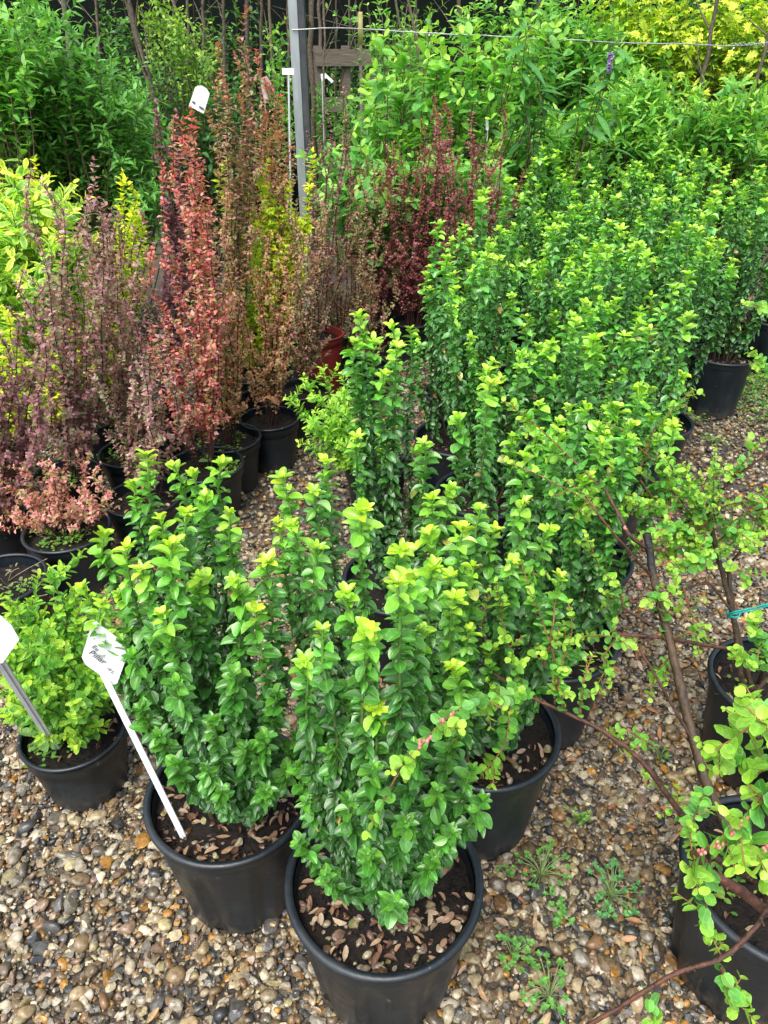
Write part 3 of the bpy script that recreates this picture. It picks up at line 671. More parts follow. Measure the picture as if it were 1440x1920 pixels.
small_green('bright green small leaved bush in a low black pot at the left edge', b0, .11, .17, [W(*p) for p in tl], BOX, .0215, 'potted_box_bush', side=9, lod=(4, 4), wr=.55, moss=45)
b1 = gp(705, 868, .2)
tl = [(535, 745, 2.05), (570, 710, 2.1), (600, 690, 2.12), (560, 830, 2.0), (610, 800, 2.0), (640, 700, 2.05), (650, 760, 1.98), (590, 770, 2.02), (690, 740, 2.05), (630, 830, 1.96), (710, 790, 2.0), (600, 740, 2.1), (660, 810, 1.95), (720, 830, 1.98), (575, 790, 2.0)]
small_green('lime green shrub with arching twigs behind the slender euonymus', b1, .11, .20, [W(*p) for p in tl], [(.42, .66, .07), (.26, .56, .07), (.20, .48, .06), (.36, .62, .08)], .024, 'potted_privet', side=6, lod=(3, 2), wr=.42, k=1.0)
# broad weed leaves by the pots
def rosette(label, pos, ln, n, col, name='broad_leaf_weed', elv=.35, wr=.45, group=None):
    root = thing(name, label, 'weed', pos, group); mb = MB(); a = np.arange(n) * 2.4 + rng.uniform(0, 6)
    d = np.stack([np.cos(a), np.sin(a), np.full(n, elv) + rng.normal(0, .15, n)], 1)
    add_leaves(mb, np.zeros((n, 3)) + np.array([0, 0, .003]), d, np.tile([0, 0, 1.0], (n, 1)) + rng.normal(0, .1, (n, 3)), ln * rng.uniform(.6, 1.1, n), wr, np.tile(col, (n, 1)) * rng.uniform(.8, 1.2, (n, 1)), cup=.25, bend=.25, shape='obov', nl=6, nw=4)
    mb.build('leaves', M_SOFT, root); return root
q = G(78, 1385, .16); rosette('broad pale green weed leaf hanging over the low box pot', q, .058, 5, (.22, .40, .12))
q = G(400, 862, .2); rosette('two oval weed leaves sprouting beside the red barberry', q + np.array([0, -.02, .0]), .055, 4, (.20, .42, .12), elv=.8, wr=.6)
q = G(658, 640, .2); rosette('round weed leaf in the pot right of the red pot', q, .05, 5, (.18, .38, .12), elv=.7, wr=.7)

# ============================================================ COTONEASTERS (right)
def coto(name_label, base, r, h, trunks, branches, sprays, moss=60, berries=(), ln=.0175):
    x, y = base; root = thing('potted_cotoneaster', name_label, 'potted shrub', (x, y, 0), 'potted cotoneasters at the right'); POTS.append((x, y, r * .8))
    pot_parts(root, r, h, 'ribbed', seg=64, litter=16, moss=moss, seed=int(abs(x * 777)), soil_drop=.03)
    o = np.array([x, y, 0.0])
    def path(pl, n): return smooth_path([W(*p) - o if abs(p[0]) > 8 or abs(p[1]) > 8 else np.array(p[:3], float) - o for p in pl], n)
    for pl, r0, r1 in trunks:
        mb = MB(); P = path(pl, 26); P += rng.normal(0, .0005, P.shape)
        rr_ = np.linspace(r0, r1, 26) * (1 + .12 * (np.arange(26) % 5 == 0))
        c = np.tile([.06, .036, .017], (26, 1)); c[-3:] = (.015, .014, .014) if r1 > .006 else c[-3:]
        add_tube(mb, P, rr_, c, n=9); mb.build('trunk', M_BARK, root)
    for pl, r0, r1 in branches:
        mb, lf = MB(), MB(); P = path(pl, 30); P[1:-1] += rng.normal(0, .0004, P[1:-1].shape)
        add_tube(mb, P, np.linspace(r0, r1, 30), np.linspace([.045, .026, .016], [.11, .042, .025], 30), n=6)
        Lt = arclen(P)[-1]; L = arclen(P)
        for j in range(int(Lt / .022)):
            s = rng.uniform(.04, .97) * Lt; B = np.array([np.interp(s, L, P[:, q_]) for q_ in range(3)]); dv = nrm(rng.normal(0, 1, 3)); rq = np.interp(s, [0, Lt], [r0, r1])
            add_tube(mb, np.stack([B, B + dv * rq * 1.3, B + dv * (rq * 1.3 + rng.uniform(.001, .006))]), [rq * .5, rq * .35, .0007], (.10, .05, .03), n=5)
        bo = mb.build('branch', M_BARK, root)
    for pl, dens, sz in sprays:
        mb, lf = MB(), MB(); P = path(pl, 14); P[1:-1] += rng.normal(0, .0006, P[1:-1].shape)
        add_tube(mb, P, np.linspace(.0019, .0009, 14), np.linspace([.16, .05, .028], [.28, .14, .06], 14), n=5)
        pal = [(.13, .40, .06), (.10, .33, .055), (.19, .48, .07), (.08, .27, .05)]
        kw = dict(pal=pal, stops=(.05, (.34, .58, .06)), wr=.86, shape='round', nl=4, nw=4, jit=.3, cup=.22, bend=.06)
        leafy(lf, P, ln * sz * .9, .0140 / dens, 2, el=(.45, .2), planar=.5, bare=.0, **kw)
        L = arclen(P); Lt = L[-1]
        for j in range(int(Lt / .035 * dens)):
            s = rng.uniform(.05, .9) * Lt; B = np.array([np.interp(s, L, P[:, q_]) for q_ in range(3)])
            dv = nrm(P[-1] - P[0]) * rng.uniform(.2, 1) + nrm(rng.normal(0, 1, 3)) * .9; ll = rng.uniform(.018, .045)
            Q = np.linspace(B, B + nrm(dv) * ll, 4); add_tube(mb, Q, .0008, (.3, .14, .06), n=4)
            leafy(lf, Q, ln * sz * .85, .010, 2, el=(.6, .4), planar=.8, bare=0, **kw)
        so = mb.build('twig', M_BARK, root); lf.build('foliage', M_ROUND, so)
    for p in berries:
        mb = MB(); q_ = W(*p) - o
        for k in range(4):
            v = ICO2[0] * np.array([.0019, .0019, .0026]) + q_ + rng.normal(0, .0022, 3)
            mb.add(v, ICO2[1], np.array([(.50, .16, .13), (.56, .24, .19)][k % 2]))
        mb.build('flower_bud', M_STEM, root)
    return root
kb = gp(1462, 1640, .27)
kx, ky = kb
K = coto('round leaved cotoneaster in the black pot at the bottom right, long bare branch reaching left', kb, .15, .27,
  [([(kx, ky, .24), (1385, 1585, .66), (1325, 1480, .74), (1292, 1360, .82), (1255, 1200, .95), (1225, 1085, 1.02), (1213, 1000, 1.06)], .0088, .0066)],
  [([(kx - .02, ky, .24), (1340, 1610, .66), (1282, 1535, .70), (1210, 1430, .73), (1140, 1374, .76), (1060, 1336, .79), (985, 1303, .82), (925, 1262, .84)], .0062, .0022),
   ([(kx - .03, ky - .05, .24), (1440, 1700, .47), (1400, 1768, .44), (1348, 1806, .43), (1270, 1816, .42), (1210, 1858, .41), (1100, 1925, .40)], .0036, .0024),
   ([(kx - .02, ky - .02, .24), (1440, 1712, .55), (1390, 1670, .55), (1332, 1638, .55), (1300, 1600, .6)], .009, .006),
   ([(1225, 1085, 1.02), (1160, 1012, 1.0), (1118, 960, 1.02)], .003, .002),
   ([(1215, 1030, 1.05), (1180, 1005, 1.05), (1155, 955, 1.08), (1135, 920, 1.1)], .0038, .003),
   ([(1252, 1190, .96), (1170, 1140, 1.0), (1160, 1110, 1.02)], .003, .002),
   ([(1300, 1390, .8), (1190, 1200, .88), (1160, 1190, .9)], .003, .002)],
  [([(925, 1262, .84), (905, 1180, .86), (915, 1110, .88)], 1.0, .95), ([(985, 1303, .82), (960, 1240, .83), (938, 1150, .85), (930, 1090, .86)], 1.1, 1),
   ([(1060, 1336, .79), (1040, 1240, .82), (1020, 1170, .84), (985, 1080, .88), (970, 1040, .9)], 1.1, 1), ([(1020, 1250, .82), (1035, 1180, .84), (1045, 1100, .88)], 1, .95),
   ([(1040, 1320, .8), (1055, 1240, .82), (1075, 1180, .84), (1065, 1130, .86)], 1, 1), ([(1085, 1350, .78), (1095, 1270, .8), (1110, 1230, .82)], 1, .9),
   ([(990, 1300, .82), (960, 1290, .8), (955, 1340, .76), (950, 1400, .72), (905, 1450, .7)], 1.4, 1.05), ([(985, 1303, .82), (900, 1310, .68), (830, 1345, .55), (770, 1410, .51), (715, 1490, .50), (690, 1560, .50)], .75, .95),
   ([(1450, 1475, .46), (1400, 1530, .46), (1365, 1560, .46), (1310, 1600, .46), (1290, 1640, .46)], 1.25, 1.3), ([(1330, 1610, .48), (1325, 1680, .47), (1322, 1755, .46)], 1.25, 1.0),
   ([(1350, 1812, .43), (1365, 1850, .42), (1375, 1895, .42)], 1.25, 1.15), ([(1210, 1858, .41), (1225, 1890, .41), (1228, 1930, .41)], .7, 1.0), ([(1400, 1560, .48), (1420, 1610, .46), (1440, 1660, .45)], 1.25, 1.3),
   ([(1225, 1400, .74), (1180, 1370, .76), (1155, 1380, .77)], 1.2, .9), ([(1282, 1535, .70), (1240, 1480, .74), (1205, 1450, .76)], 1.2, .8), ([(1325, 1480, .72), (1290, 1560, .62), (1300, 1600, .6)], 1.4, .95),
   ([(1135, 920, 1.1), (1075, 865, 1.12), (1010, 800, 1.14), (945, 752, 1.15)], 1.0, 1.05), ([(1135, 960, 1.08), (1040, 905, 1.08), (985, 880, 1.1), (950, 865, 1.1)], 1.0, 1),
   ([(1118, 960, 1.02), (1095, 925, 1.04), (1060, 900, 1.05)], 1, .95), ([(1160, 1110, 1.02), (1120, 1060, 1.0), (1100, 1000, 1.0)], .9, .9),
   ([(1252, 1190, .96), (1230, 1120, .98), (1240, 1090, .98), (1270, 1110, .98)], 1.25, 1.0), ([(1255, 1200, .95), (1300, 1180, .96), (1330, 1170, .97)], 1.2, .95),
   ([(1260, 1230, .94), (1230, 1260, .92), (1215, 1310, .9)], 1.25, .95), ([(1190, 1200, .9), (1120, 1190, .9), (1080, 1195, .9)], 1.25, .9), ([(1160, 1190, .9), (1130, 1230, .88), (1150, 1260, .88)], 1.3, .9)],
  moss=120, berries=[(1395, 1540, .45), (1372, 1562, .45), (1345, 1585, .45), (1352, 1578, .455), (1316, 1598, .45), (1435, 1590, .45), (1382, 1550, .45), (800, 1385, .50), (785, 1395, .50), (850, 1340, .56), (830, 1350, .54), (1200, 1100, .99), (1170, 990, 1.02)])
lb_ = gp(1460, 1275, .25)
lx, ly = lb_
hub = [(1330, 985, 1.2), (1345, 1030, 1.17), (1380, 960, 1.18), (1300, 960, 1.2)]
LX = []
for k in range(34):
    h_ = hub[k % 4]; a_ = rng.uniform(0, 6.28); q_ = rng.uniform(.45, 1.0); T_ = (1340 + 185 * q_ * math.cos(a_), 955 + 125 * q_ * math.sin(a_), h_[2] + rng.uniform(-.12, .12))
    M_ = ((h_[0] + T_[0]) / 2 + rng.normal(0, 12), (h_[1] + T_[1]) / 2 + rng.normal(0, 12), (h_[2] + T_[2]) / 2)
    S_ = (h_[0] + (T_[0] - h_[0]) * .25, h_[1] + (T_[1] - h_[1]) * .25, h_[2] + (T_[2] - h_[2]) * .25)
    LX.append(([S_, M_, T_], 1.1, .92))
Lc = coto('leafy cotoneaster at the right edge with two thin trunks tied by turquoise twine', lb_, .14, .25,
  [([(lx - .03, ly, .23), (1392, 1290, 1.06), (1375, 1150, 1.12), (1345, 1040, 1.18), (1325, 950, 1.22)], .006, .0045), ([(lx - .01, ly + .02, .23), (1412, 1300, 1.08), (1375, 1160, 1.14), (1365, 1060, 1.2)], .006, .0045)],
  [([(1375, 1150, 1.1), (1330, 1090, 1.12), (1230, 1120, 1.1), (1180, 1130, 1.1)], .003, .002), ([(lx - .04, ly, .24), (1440, 1232, 1.0), (1330, 1210, .98), (1240, 1195, .96), (1150, 1188, .95)], .0045, .003),
   ([(1345, 1040, 1.18), (1270, 1000, 1.2), (1200, 900, 1.24)], .003, .002), ([(1325, 950, 1.22), (1370, 900, 1.22), (1440, 850, 1.2)], .003, .002), ([(1365, 1060, 1.2), (1420, 1000, 1.2), (1480, 950, 1.2)], .003, .002)],
  LX + [([(1325, 950, 1.22), (1250, 920, 1.24), (1190, 880, 1.26)], 1.25, 1.0), ([(1300, 1000, 1.2), (1220, 960, 1.2), (1160, 940, 1.2)], 1.5, 1.0), ([(1330, 960, 1.2), (1290, 900, 1.24), (1280, 870, 1.26)], 1.25, 1.05),
   ([(1345, 980, 1.18), (1350, 920, 1.2), (1340, 860, 1.22)], 1.25, 1), ([(1370, 900, 1.22), (1400, 860, 1.2), (1440, 820, 1.2)], 1.25, 1), ([(1360, 990, 1.15), (1400, 960, 1.15), (1450, 920, 1.15)], 1.25, 1.05),
   ([(1345, 1040, 1.16), (1390, 1020, 1.14), (1450, 1000, 1.12)], 1.25, 1.05), ([(1340, 1050, 1.1), (1300, 1060, 1.1), (1255, 1070, 1.08)], 1.2, 1), ([(1365, 1060, 1.14), (1410, 1080, 1.1), (1450, 1070, 1.1)], 1.25, 1),
   ([(1320, 1010, 1.18), (1260, 1030, 1.16), (1235, 1050, 1.14)], 1.3, 1), ([(1420, 1000, 1.2), (1440, 950, 1.22), (1460, 890, 1.22)], 1.25, 1), ([(1290, 960, 1.22), (1240, 880, 1.26), (1230, 850, 1.28)], 1.4, 1),
   ([(1180, 1130, 1.1), (1130, 1110, 1.08)], 1.2, .9), ([(1280, 1100, 1.1), (1300, 1160, 1.06), (1310, 1220, 1.02)], .9, .9), ([(1440, 1232, 1.0), (1420, 1190, .98), (1410, 1160, .96)], 1.3, 1.1), ([(1440, 1250, .96), (1400, 1240, .95), (1370, 1230, .95)], 1.3, 1.1),
   ([(lx - .02, ly - .1, .24), (1400, 1350, .92), (1360, 1330, .93)], .9, .95),
   ([(1240, 880, 1.26), (1200, 840, 1.3), (1160, 800, 1.32), (1120, 790, 1.34)], 1.2, .95), ([(1200, 880, 1.28), (1230, 800, 1.32), (1300, 730, 1.36)], 1.4, .95), ([(1215, 850, 1.3), (1240, 810, 1.32), (1275, 790, 1.34)], 1.5, .95)],
  moss=120)
# near right-edge sprigs belong to a third shrub just outside the frame
mb_ = gp(1640, 1500, .27)
Mc = coto('bright cotoneaster sprigs with large pale leaves entering from the right edge', mb_, .15, .27,
  [([(mb_[0], mb_[1], .24), (1560, 1450, .6), (1500, 1400, .56)], .007, .005)],
  [([(1500, 1400, .56), (1460, 1370, .52), (1420, 1385, .50)], .003, .002)],
  [([(1480, 1340, .52), (1430, 1355, .5), (1385, 1372, .5), (1375, 1385, .5)], 1.25, 1.45), ([(1480, 1440, .52), (1400, 1435, .52), (1350, 1415, .52), (1310, 1390, .53)], 1.25, 1.0),
   ([(1480, 1465, .48), (1440, 1440, .5), (1400, 1455, .5)], 1.25, 1.2), ([(1480, 1500, .46), (1430, 1500, .46), (1400, 1470, .47)], 1.25, 1.35), ([(1470, 1350, .6), (1420, 1320, .62), (1400, 1290, .64)], .9, 1.0),
   ([(1480, 1420, .45), (1450, 1390, .45), (1430, 1350, .46)], 1.5, 1.3)])
nb_ = gp(1560, 760, .25)
Nc = coto('cotoneaster twig tips entering at the right edge above the mossy gravel', nb_, .14, .25, [([(nb_[0], nb_[1], .23), (1540, 700, 2.0), (1500, 640, 1.9)], .006, .004)],
  [([(1500, 640, 1.9), (1470, 600, 1.8)], .002, .0015)],
  [([(1500, 600, 1.8), (1440, 578, 1.75), (1395, 566, 1.72)], 1.1, 1.2), ([(1500, 720, 1.8), (1440, 690, 1.7), (1410, 655, 1.7)], 1.2, 1.2), ([(1500, 740, 1.7), (1440, 715, 1.7), (1420, 690, 1.7)], 1.2, 1.2)])
# twine
tw = MB()
for dz, a0 in ((0, 0.0), (.004, .6)):
    P = smooth_path([W(1364, 1154 + dz * 800, 1.10), W(1370, 1148 + dz * 800, 1.085), W(1400, 1143 + dz * 900, 1.08), W(1440, 1132 + dz * 1000, 1.07), W(1500, 1118, 1.06)], 16)
    add_tube(tw, P, .0016, n=6)
cc_ = W(1374, 1153, 1.115); th = np.linspace(0, 4 * np.pi, 30)
add_tube(tw, np.stack([cc_[0] + .011 * np.cos(th), cc_[1] + .011 * np.sin(th), cc_[2] + .004 * th / 12], 1), .0014, n=6)
o_ = tw.build('twine', M_TWINE, None, origin=cc_); tag(o_, 'turquoise garden twine tied round the two thin cotoneaster trunks', 'twine')

# ============================================================ BACKGROUND BUSHES
def bush(name, label, cat, base, regions, n, ln, pal, tip, leafm, shape='ellip', wr=.45, top=.32, sp=.022, per=2, nlw=(3, 2), group=None, dy=.25, stemc=(.10, .07, .04), el=(.8, .35), stemr=.004, droop=0.0, twigs=2, partname=('branches', 'foliage'), tiplen=.05, k=1.5, wob=.03, bare_leaf=1.0):
    x, y = base; root = thing(name, label, cat, (x, y, 0), group); POTS.append((x, y, .05)); o = np.array([x, y, 0.0])
    st, lf = MB(), MB()
    areas = np.array([a * b for (_, _, a, b) in regions], float); areas /= areas.sum()
    for i in range(n):
        cx, cy, a, b = regions[rng.choice(len(regions), p=areas)]
        q = math.sqrt(rng.random()); t = rng.uniform(0, 6.28)
        T = W(cx + a * q * math.cos(t), cy + b * q * math.sin(t), y + rng.uniform(-dy, dy)) - o
        if T[2] < .15: T[2] = .15 + rng.random() * .1
        bs = np.array([T[0] * .12 + rng.normal(0, .02), T[1] * .12, 0.0]); P = shoot_path(bs, T, 14, wob=wob, k=k)
        L = arclen(P); Lt = L[-1]
        add_tube(st, P, np.linspace(stemr * 1.6, stemr * .35, 14), stemc, n=4)
        leafy(lf, P, ln, sp, per, pal=pal, stops=(tiplen, tip), el=el, wr=wr, shape=shape, nl=nlw[0], nw=nlw[1], bare=max(0, Lt - top), jit=.3, cup=.25, bend=.2, droop=droop)
        for j in range(twigs):
            s = Lt - rng.uniform(.03, top * .9); B = np.array([np.interp(s, L, P[:, q_]) for q_ in range(3)])
            a_ = rng.uniform(0, 6.28); ll = rng.uniform(.06, .14); E_ = B + np.array([math.cos(a_) * ll, math.sin(a_) * ll, ll * rng.uniform(.3, 1.0)])
            Q = np.linspace(B, E_, 4); add_tube(st, Q, stemr * .25, stemc, n=3)
            leafy(lf, Q, ln * .9, sp, per, pal=pal, stops=(tiplen, tip), el=el, wr=wr, shape=shape, nl=nlw[0], nw=nlw[1], bare=0, jit=.3, cup=.25, bend=.2, droop=droop)
    st.build(partname[0], M_BARK, root); lf.build(partname[1], leafm, root)
    return root
GR = [(.10, .28, .05), (.13, .35, .06), (.17, .41, .07), (.08, .24, .05)]
LG = [(.20, .48, .08), (.15, .40, .075), (.27, .54, .09), (.12, .34, .07)]
def bx_(px, Y, z=.8): q = W(px, 300, Y); return (float(q[0]), Y)
bush('evergreen_shrub', 'big mid green shrub with narrow leaves filling the upper left', 'shrub', bx_(140, 4.0), [(140, 230, 160, 130), (100, 120, 85, 95), (215, 320, 100, 65), (60, 50, 50, 60), (20, 210, 60, 110), (215, 150, 50, 60), (60, 10, 40, 40)], 250, .064, GR, (.18, .45, .10), M_SOFT, shape='lance', wr=.34, top=.42, sp=.022, dy=.35)
bush('evergreen_shrub', 'lighter long leaved shrub at the top left corner', 'shrub', bx_(-40, 3.7), [(-30, 120, 70, 110), (-30, 30, 60, 60)], 50, .07, LG, (.2, .42, .08), M_SOFT, shape='lance', wr=.36, top=.4, sp=.03)
bush('variegated_shrub', 'yellow and green variegated shrub bulging at the left edge', 'shrub', bx_(30, 2.75), [(40, 430, 95, 110), (90, 520, 60, 90), (10, 560, 60, 120)], 120, .058, [(.22, .46, .08), (.15, .38, .08), (.30, .52, .10)], (.6, .66, .10), M_VARI, shape='ellip', wr=.5, top=.3, sp=.022, nlw=(4, 4), dy=.2)
bush('dogwood_bush', 'tall loose dogwood with round leaves right of the metal post', 'shrub', bx_(760, 4.4), [(760, 170, 90, 110), (870, 230, 80, 100), (710, 300, 60, 90), (830, 60, 90, 60), (900, 120, 60, 80), (980, 60, 60, 60)], 72, .075, LG, (.36, .60, .08), M_SOFT, shape='ellip', wr=.6, top=.4, sp=.045, nlw=(4, 2), stemc=(.14, .05, .04), dy=.3)
bush('dogwood_bush', 'low dark leaved dogwood behind the wine red barberries', 'shrub', bx_(800, 4.0), [(800, 360, 110, 90), (900, 330, 80, 60), (650, 330, 60, 80)], 80, .08, [(.10, .32, .08), (.14, .40, .09), (.18, .45, .09)], (.3, .55, .1), M_SOFT, shape='ellip', wr=.6, top=.4, sp=.04, nlw=(4, 2), stemc=(.16, .05, .05))
bush('weigela_bush', 'bright green weigela mass behind the middle of the euonymus block', 'shrub', bx_(1040, 4.9), [(1030, 260, 110, 70), (960, 310, 80, 60), (1080, 220, 60, 50)], 100, .078, LG, (.36, .62, .09), M_SOFT, shape='lance', wr=.42, top=.34, sp=.03, nlw=(4, 2), stemc=(.15, .05, .04))
bush('weigela_bush', 'bright green weigela mass behind the right of the euonymus block', 'shrub', bx_(1240, 5.0), [(1240, 230, 110, 75), (1180, 180, 90, 50), (1300, 290, 90, 60)], 105, .078, LG, (.36, .62, .09), M_SOFT, shape='lance', wr=.42, top=.34, sp=.03, nlw=(4, 2), stemc=(.15, .05, .04))
bush('weigela_bush', 'bright green weigela mass at the right edge below the wire', 'shrub', bx_(1400, 4.8), [(1400, 250, 90, 90), (1430, 330, 70, 60), (1370, 190, 80, 50)], 80, .078, LG, (.36, .62, .09), M_SOFT, shape='lance', wr=.42, top=.34, sp=.03, nlw=(4, 2), stemc=(.15, .05, .04))
bush('weigela_bush', 'green bush under the first tree beyond the wire, left of the yellow maple', 'shrub', bx_(1110, 5.8), [(1090, 110, 110, 70), (1000, 150, 90, 60), (1190, 120, 70, 60), (1080, 40, 80, 60)], 120, .075, [(.13, .36, .06), (.18, .44, .07), (.10, .3, .06)], (.3, .55, .08), M_SOFT, shape='ellip', wr=.5, top=.4, sp=.035, nlw=(3, 2))
bush('golden_maple', 'golden yellow maple at the top right corner', 'tree', bx_(1340, 6.2), [(1330, 45, 110, 75), (1290, 90, 80, 35), (1250, 20, 70, 60), (1400, 20, 80, 70), (1180, 0, 60, 40)], 95, .11, [(.42, .56, .04), (.34, .52, .04), (.54, .62, .06), (.24, .44, .05)], (.60, .68, .08), M_SOFT, shape='maple', wr=1.0, top=.4, sp=.06, nlw=(6, 4), stemc=(.12, .09, .06), twigs=3, el=(.3, .1), partname=('trunk', 'crown'))
bush('evergreen_shrub', 'dark green bush deep behind the yellow maple', 'shrub', bx_(1400, 6.9), [(1380, 120, 130, 60), (1400, 20, 120, 70), (1270, 10, 90, 60)], 130, .07, [(.08, .24, .04), (.11, .3, .045)], (.2, .42, .06), M_SOFT, shape='ellip', wr=.6, top=.5, sp=.05)
bush('young_tree', 'sparse light green young tree left of the tall orange barberry', 'tree', bx_(345, 4.9), [(330, 60, 50, 60), (355, 110, 60, 40), (300, 20, 40, 30)], 26, .04, [(.22, .42, .05), (.16, .34, .05)], (.32, .48, .06), M_SOFT, shape='ellip', wr=.5, top=.3, sp=.035, twigs=4, partname=('trunk', 'crown'), k=1.2, stemr=.005)
bush('young_tree', 'small leaved sapling just left of the metal post', 'tree', bx_(520, 5.0), [(515, 40, 18, 60), (530, 180, 20, 50)], 10, .045, LG, (.3, .48, .06), M_SOFT, shape='ellip', wr=.5, top=.35, sp=.04, twigs=3, partname=('trunk', 'crown'))
bush('young_tree', 'loose shrub with upright twigs and paired leaves right of the timber rails', 'tree', bx_(745, 5.2), [(740, 60, 60, 80), (800, 20, 60, 40), (700, 20, 50, 40)], 30, .05, LG, (.28, .48, .06), M_SOFT, shape='ellip', wr=.5, top=.5, sp=.06, twigs=2, partname=('trunk', 'crown'), stemc=(.2, .17, .12), k=1.2)
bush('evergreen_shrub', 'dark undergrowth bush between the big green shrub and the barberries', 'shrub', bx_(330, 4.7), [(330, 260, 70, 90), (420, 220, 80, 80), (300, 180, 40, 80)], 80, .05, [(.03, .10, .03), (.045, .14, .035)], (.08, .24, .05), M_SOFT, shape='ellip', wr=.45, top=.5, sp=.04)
bush('ground_fern', 'low bright green growth at the foot of the timber rails', 'plant', bx_(660, 5.6), [(640, 210, 50, 50), (690, 240, 50, 60), (620, 160, 30, 20)], 60, .05, [(.08, .28, .05), (.12, .34, .06)], (.2, .42, .08), M_SOFT, shape='lance', wr=.5, top=.3, sp=.035)
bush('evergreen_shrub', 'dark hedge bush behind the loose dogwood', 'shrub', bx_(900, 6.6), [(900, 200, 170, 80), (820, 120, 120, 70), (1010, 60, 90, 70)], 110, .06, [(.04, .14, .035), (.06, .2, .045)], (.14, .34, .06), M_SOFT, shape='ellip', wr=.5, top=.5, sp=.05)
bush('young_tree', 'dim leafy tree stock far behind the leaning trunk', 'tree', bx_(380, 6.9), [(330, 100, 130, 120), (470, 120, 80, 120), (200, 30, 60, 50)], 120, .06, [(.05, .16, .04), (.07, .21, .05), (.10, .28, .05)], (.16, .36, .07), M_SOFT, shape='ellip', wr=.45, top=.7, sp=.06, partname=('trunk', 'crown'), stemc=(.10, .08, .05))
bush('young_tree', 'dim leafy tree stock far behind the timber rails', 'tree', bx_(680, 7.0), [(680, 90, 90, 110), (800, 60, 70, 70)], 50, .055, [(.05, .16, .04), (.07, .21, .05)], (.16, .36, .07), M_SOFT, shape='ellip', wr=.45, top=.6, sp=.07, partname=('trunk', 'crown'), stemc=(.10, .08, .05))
bush('young_tree', 'light green leafy tree filling the top edge between dogwood and maple', 'tree', bx_(1030, 6.5), [(1040, 30, 150, 60), (930, 40, 80, 60), (1120, 60, 90, 60)], 70, .075, LG, (.36, .6, .09), M_SOFT, shape='ellip', wr=.5, top=.6, sp=.05, nlw=(4, 2), partname=('trunk', 'crown'))
# buddleja with long hanging leaves and one faded flower spike
bd = bush('butterfly_bush', 'butterfly bush with long drooping leaves crossing the wire', 'shrub', bx_(1040, 4.3), [(1010, 40, 30, 50), (1140, 100, 30, 90), (1000, 90, 25, 40)], 13, .14, [(.08, .26, .07), (.12, .34, .08)], (.16, .4, .08), M_SOFT, shape='lance', wr=.3, top=.45, sp=.07, nlw=(6, 4), twigs=0, droop=.5, stemc=(.12, .1, .05), k=1.2)
fm = MB(); fo = np.array(bd.location)
P = np.stack([W(1146, 98 + 36 * t, 4.0) - fo for t in np.linspace(0, 1, 8)]) + np.linspace(0, 1, 8)[:, None] * np.array([-.01, 0, 0])
leafy(fm, P, .017, .004, 5, pal=[(.28, .2, .45), (.36, .26, .52), (.2, .13, .4), (.4, .34, .42)], stops=(.01, (.16, .1, .4)), el=(.6, .2), wr=.8, shape='round', nl=3, nw=2)
fm.build('flower_spike', M_FLOWER, bd)

# ============================================================ TRUNKS AND CANES (tree stock)
TG_ = 'bare young trunks standing before the dark netting'
trunks = [(228, -40, 305, 260, 4.6, .020, 'thick dark leaning trunk right of the big green shrub'), (115, -40, 130, 90, 5.4, .02, 'brown trunk with peeling bark above the big green shrub'),
 (352, -40, 352, 200, 6.2, .012, 'thin trunk, first right of the leaning one'), (380, -40, 384, 240, 6.0, .013, 'thin trunk, second right of the leaning one'),
 (300, -40, 440, 240, 5.2, .009, 'pale twiggy stem slanting down to the right'), (462, -40, 466, 200, 6.0, .02, 'brown trunk right of the tallest barberry tip'),
 (488, -40, 490, 220, 6.4, .014, 'thin trunk between the tallest barberry and the post'), (500, -40, 514, 160, 5.0, .010, 'pale stem rising behind the thin red shoot'),
 (418, -40, 420, 220, 6.6, .016, 'grey trunk behind the tallest barberry'), (580, -40, 588, 260, 5.6, .022, 'brown trunk touching the right side of the metal post'),
 (608, 50, 607, 240, 4.7, .007, 'pale cane standing just right of the metal post'), (598, -40, 600, 200, 6.3, .016, 'dark trunk behind the pale cane'),
 (656, -40, 654, 150, 6.3, .010, 'greenish trunk left of the yellow tipped cane'), (690, -40, 630, 190, 6.0, .006, 'thin stem slanting left over the timber rails'),
 (632, -40, 628, 110, 6.6, .008, 'thin stem over the upper timber rail'), (735, -40, 770, 150, 5.4, .009, 'mauve stem slanting right past the yellow tipped cane'),
 (756, -40, 805, 190, 5.0, .010, 'pale forked stem before the loose dogwood'), (782, -60, 782, 120, 5.8, .009, 'upright stem behind the forked one'),
 (860, -40, 866, 120, 6.4, .018, 'brown trunk above the loose dogwood'), (1150, -40, 1146, 130, 6.4, .014, 'dark trunk left of the yellow maple'),
 (1350, -40, 1288, 330, 4.9, .013, 'knobbly grey trunk crossing the wire at the right'), (1450, 40, 1375, 290, 4.8, .012, 'knobbly grey trunk at the right edge'),
 (1030, -40, 965, 120, 5.6, .006, 'brown twig slanting above the drooping leaves'), (180, -40, 182, 60, 6.2, .012, 'thin trunk above the big green shrub'), (330, -40, 326, 120, 6.6, .012, 'dark thin trunk right behind the leaning one'),
 (540, -40, 541, 220, 6.6, .014, 'dark trunk just left of the metal post')]
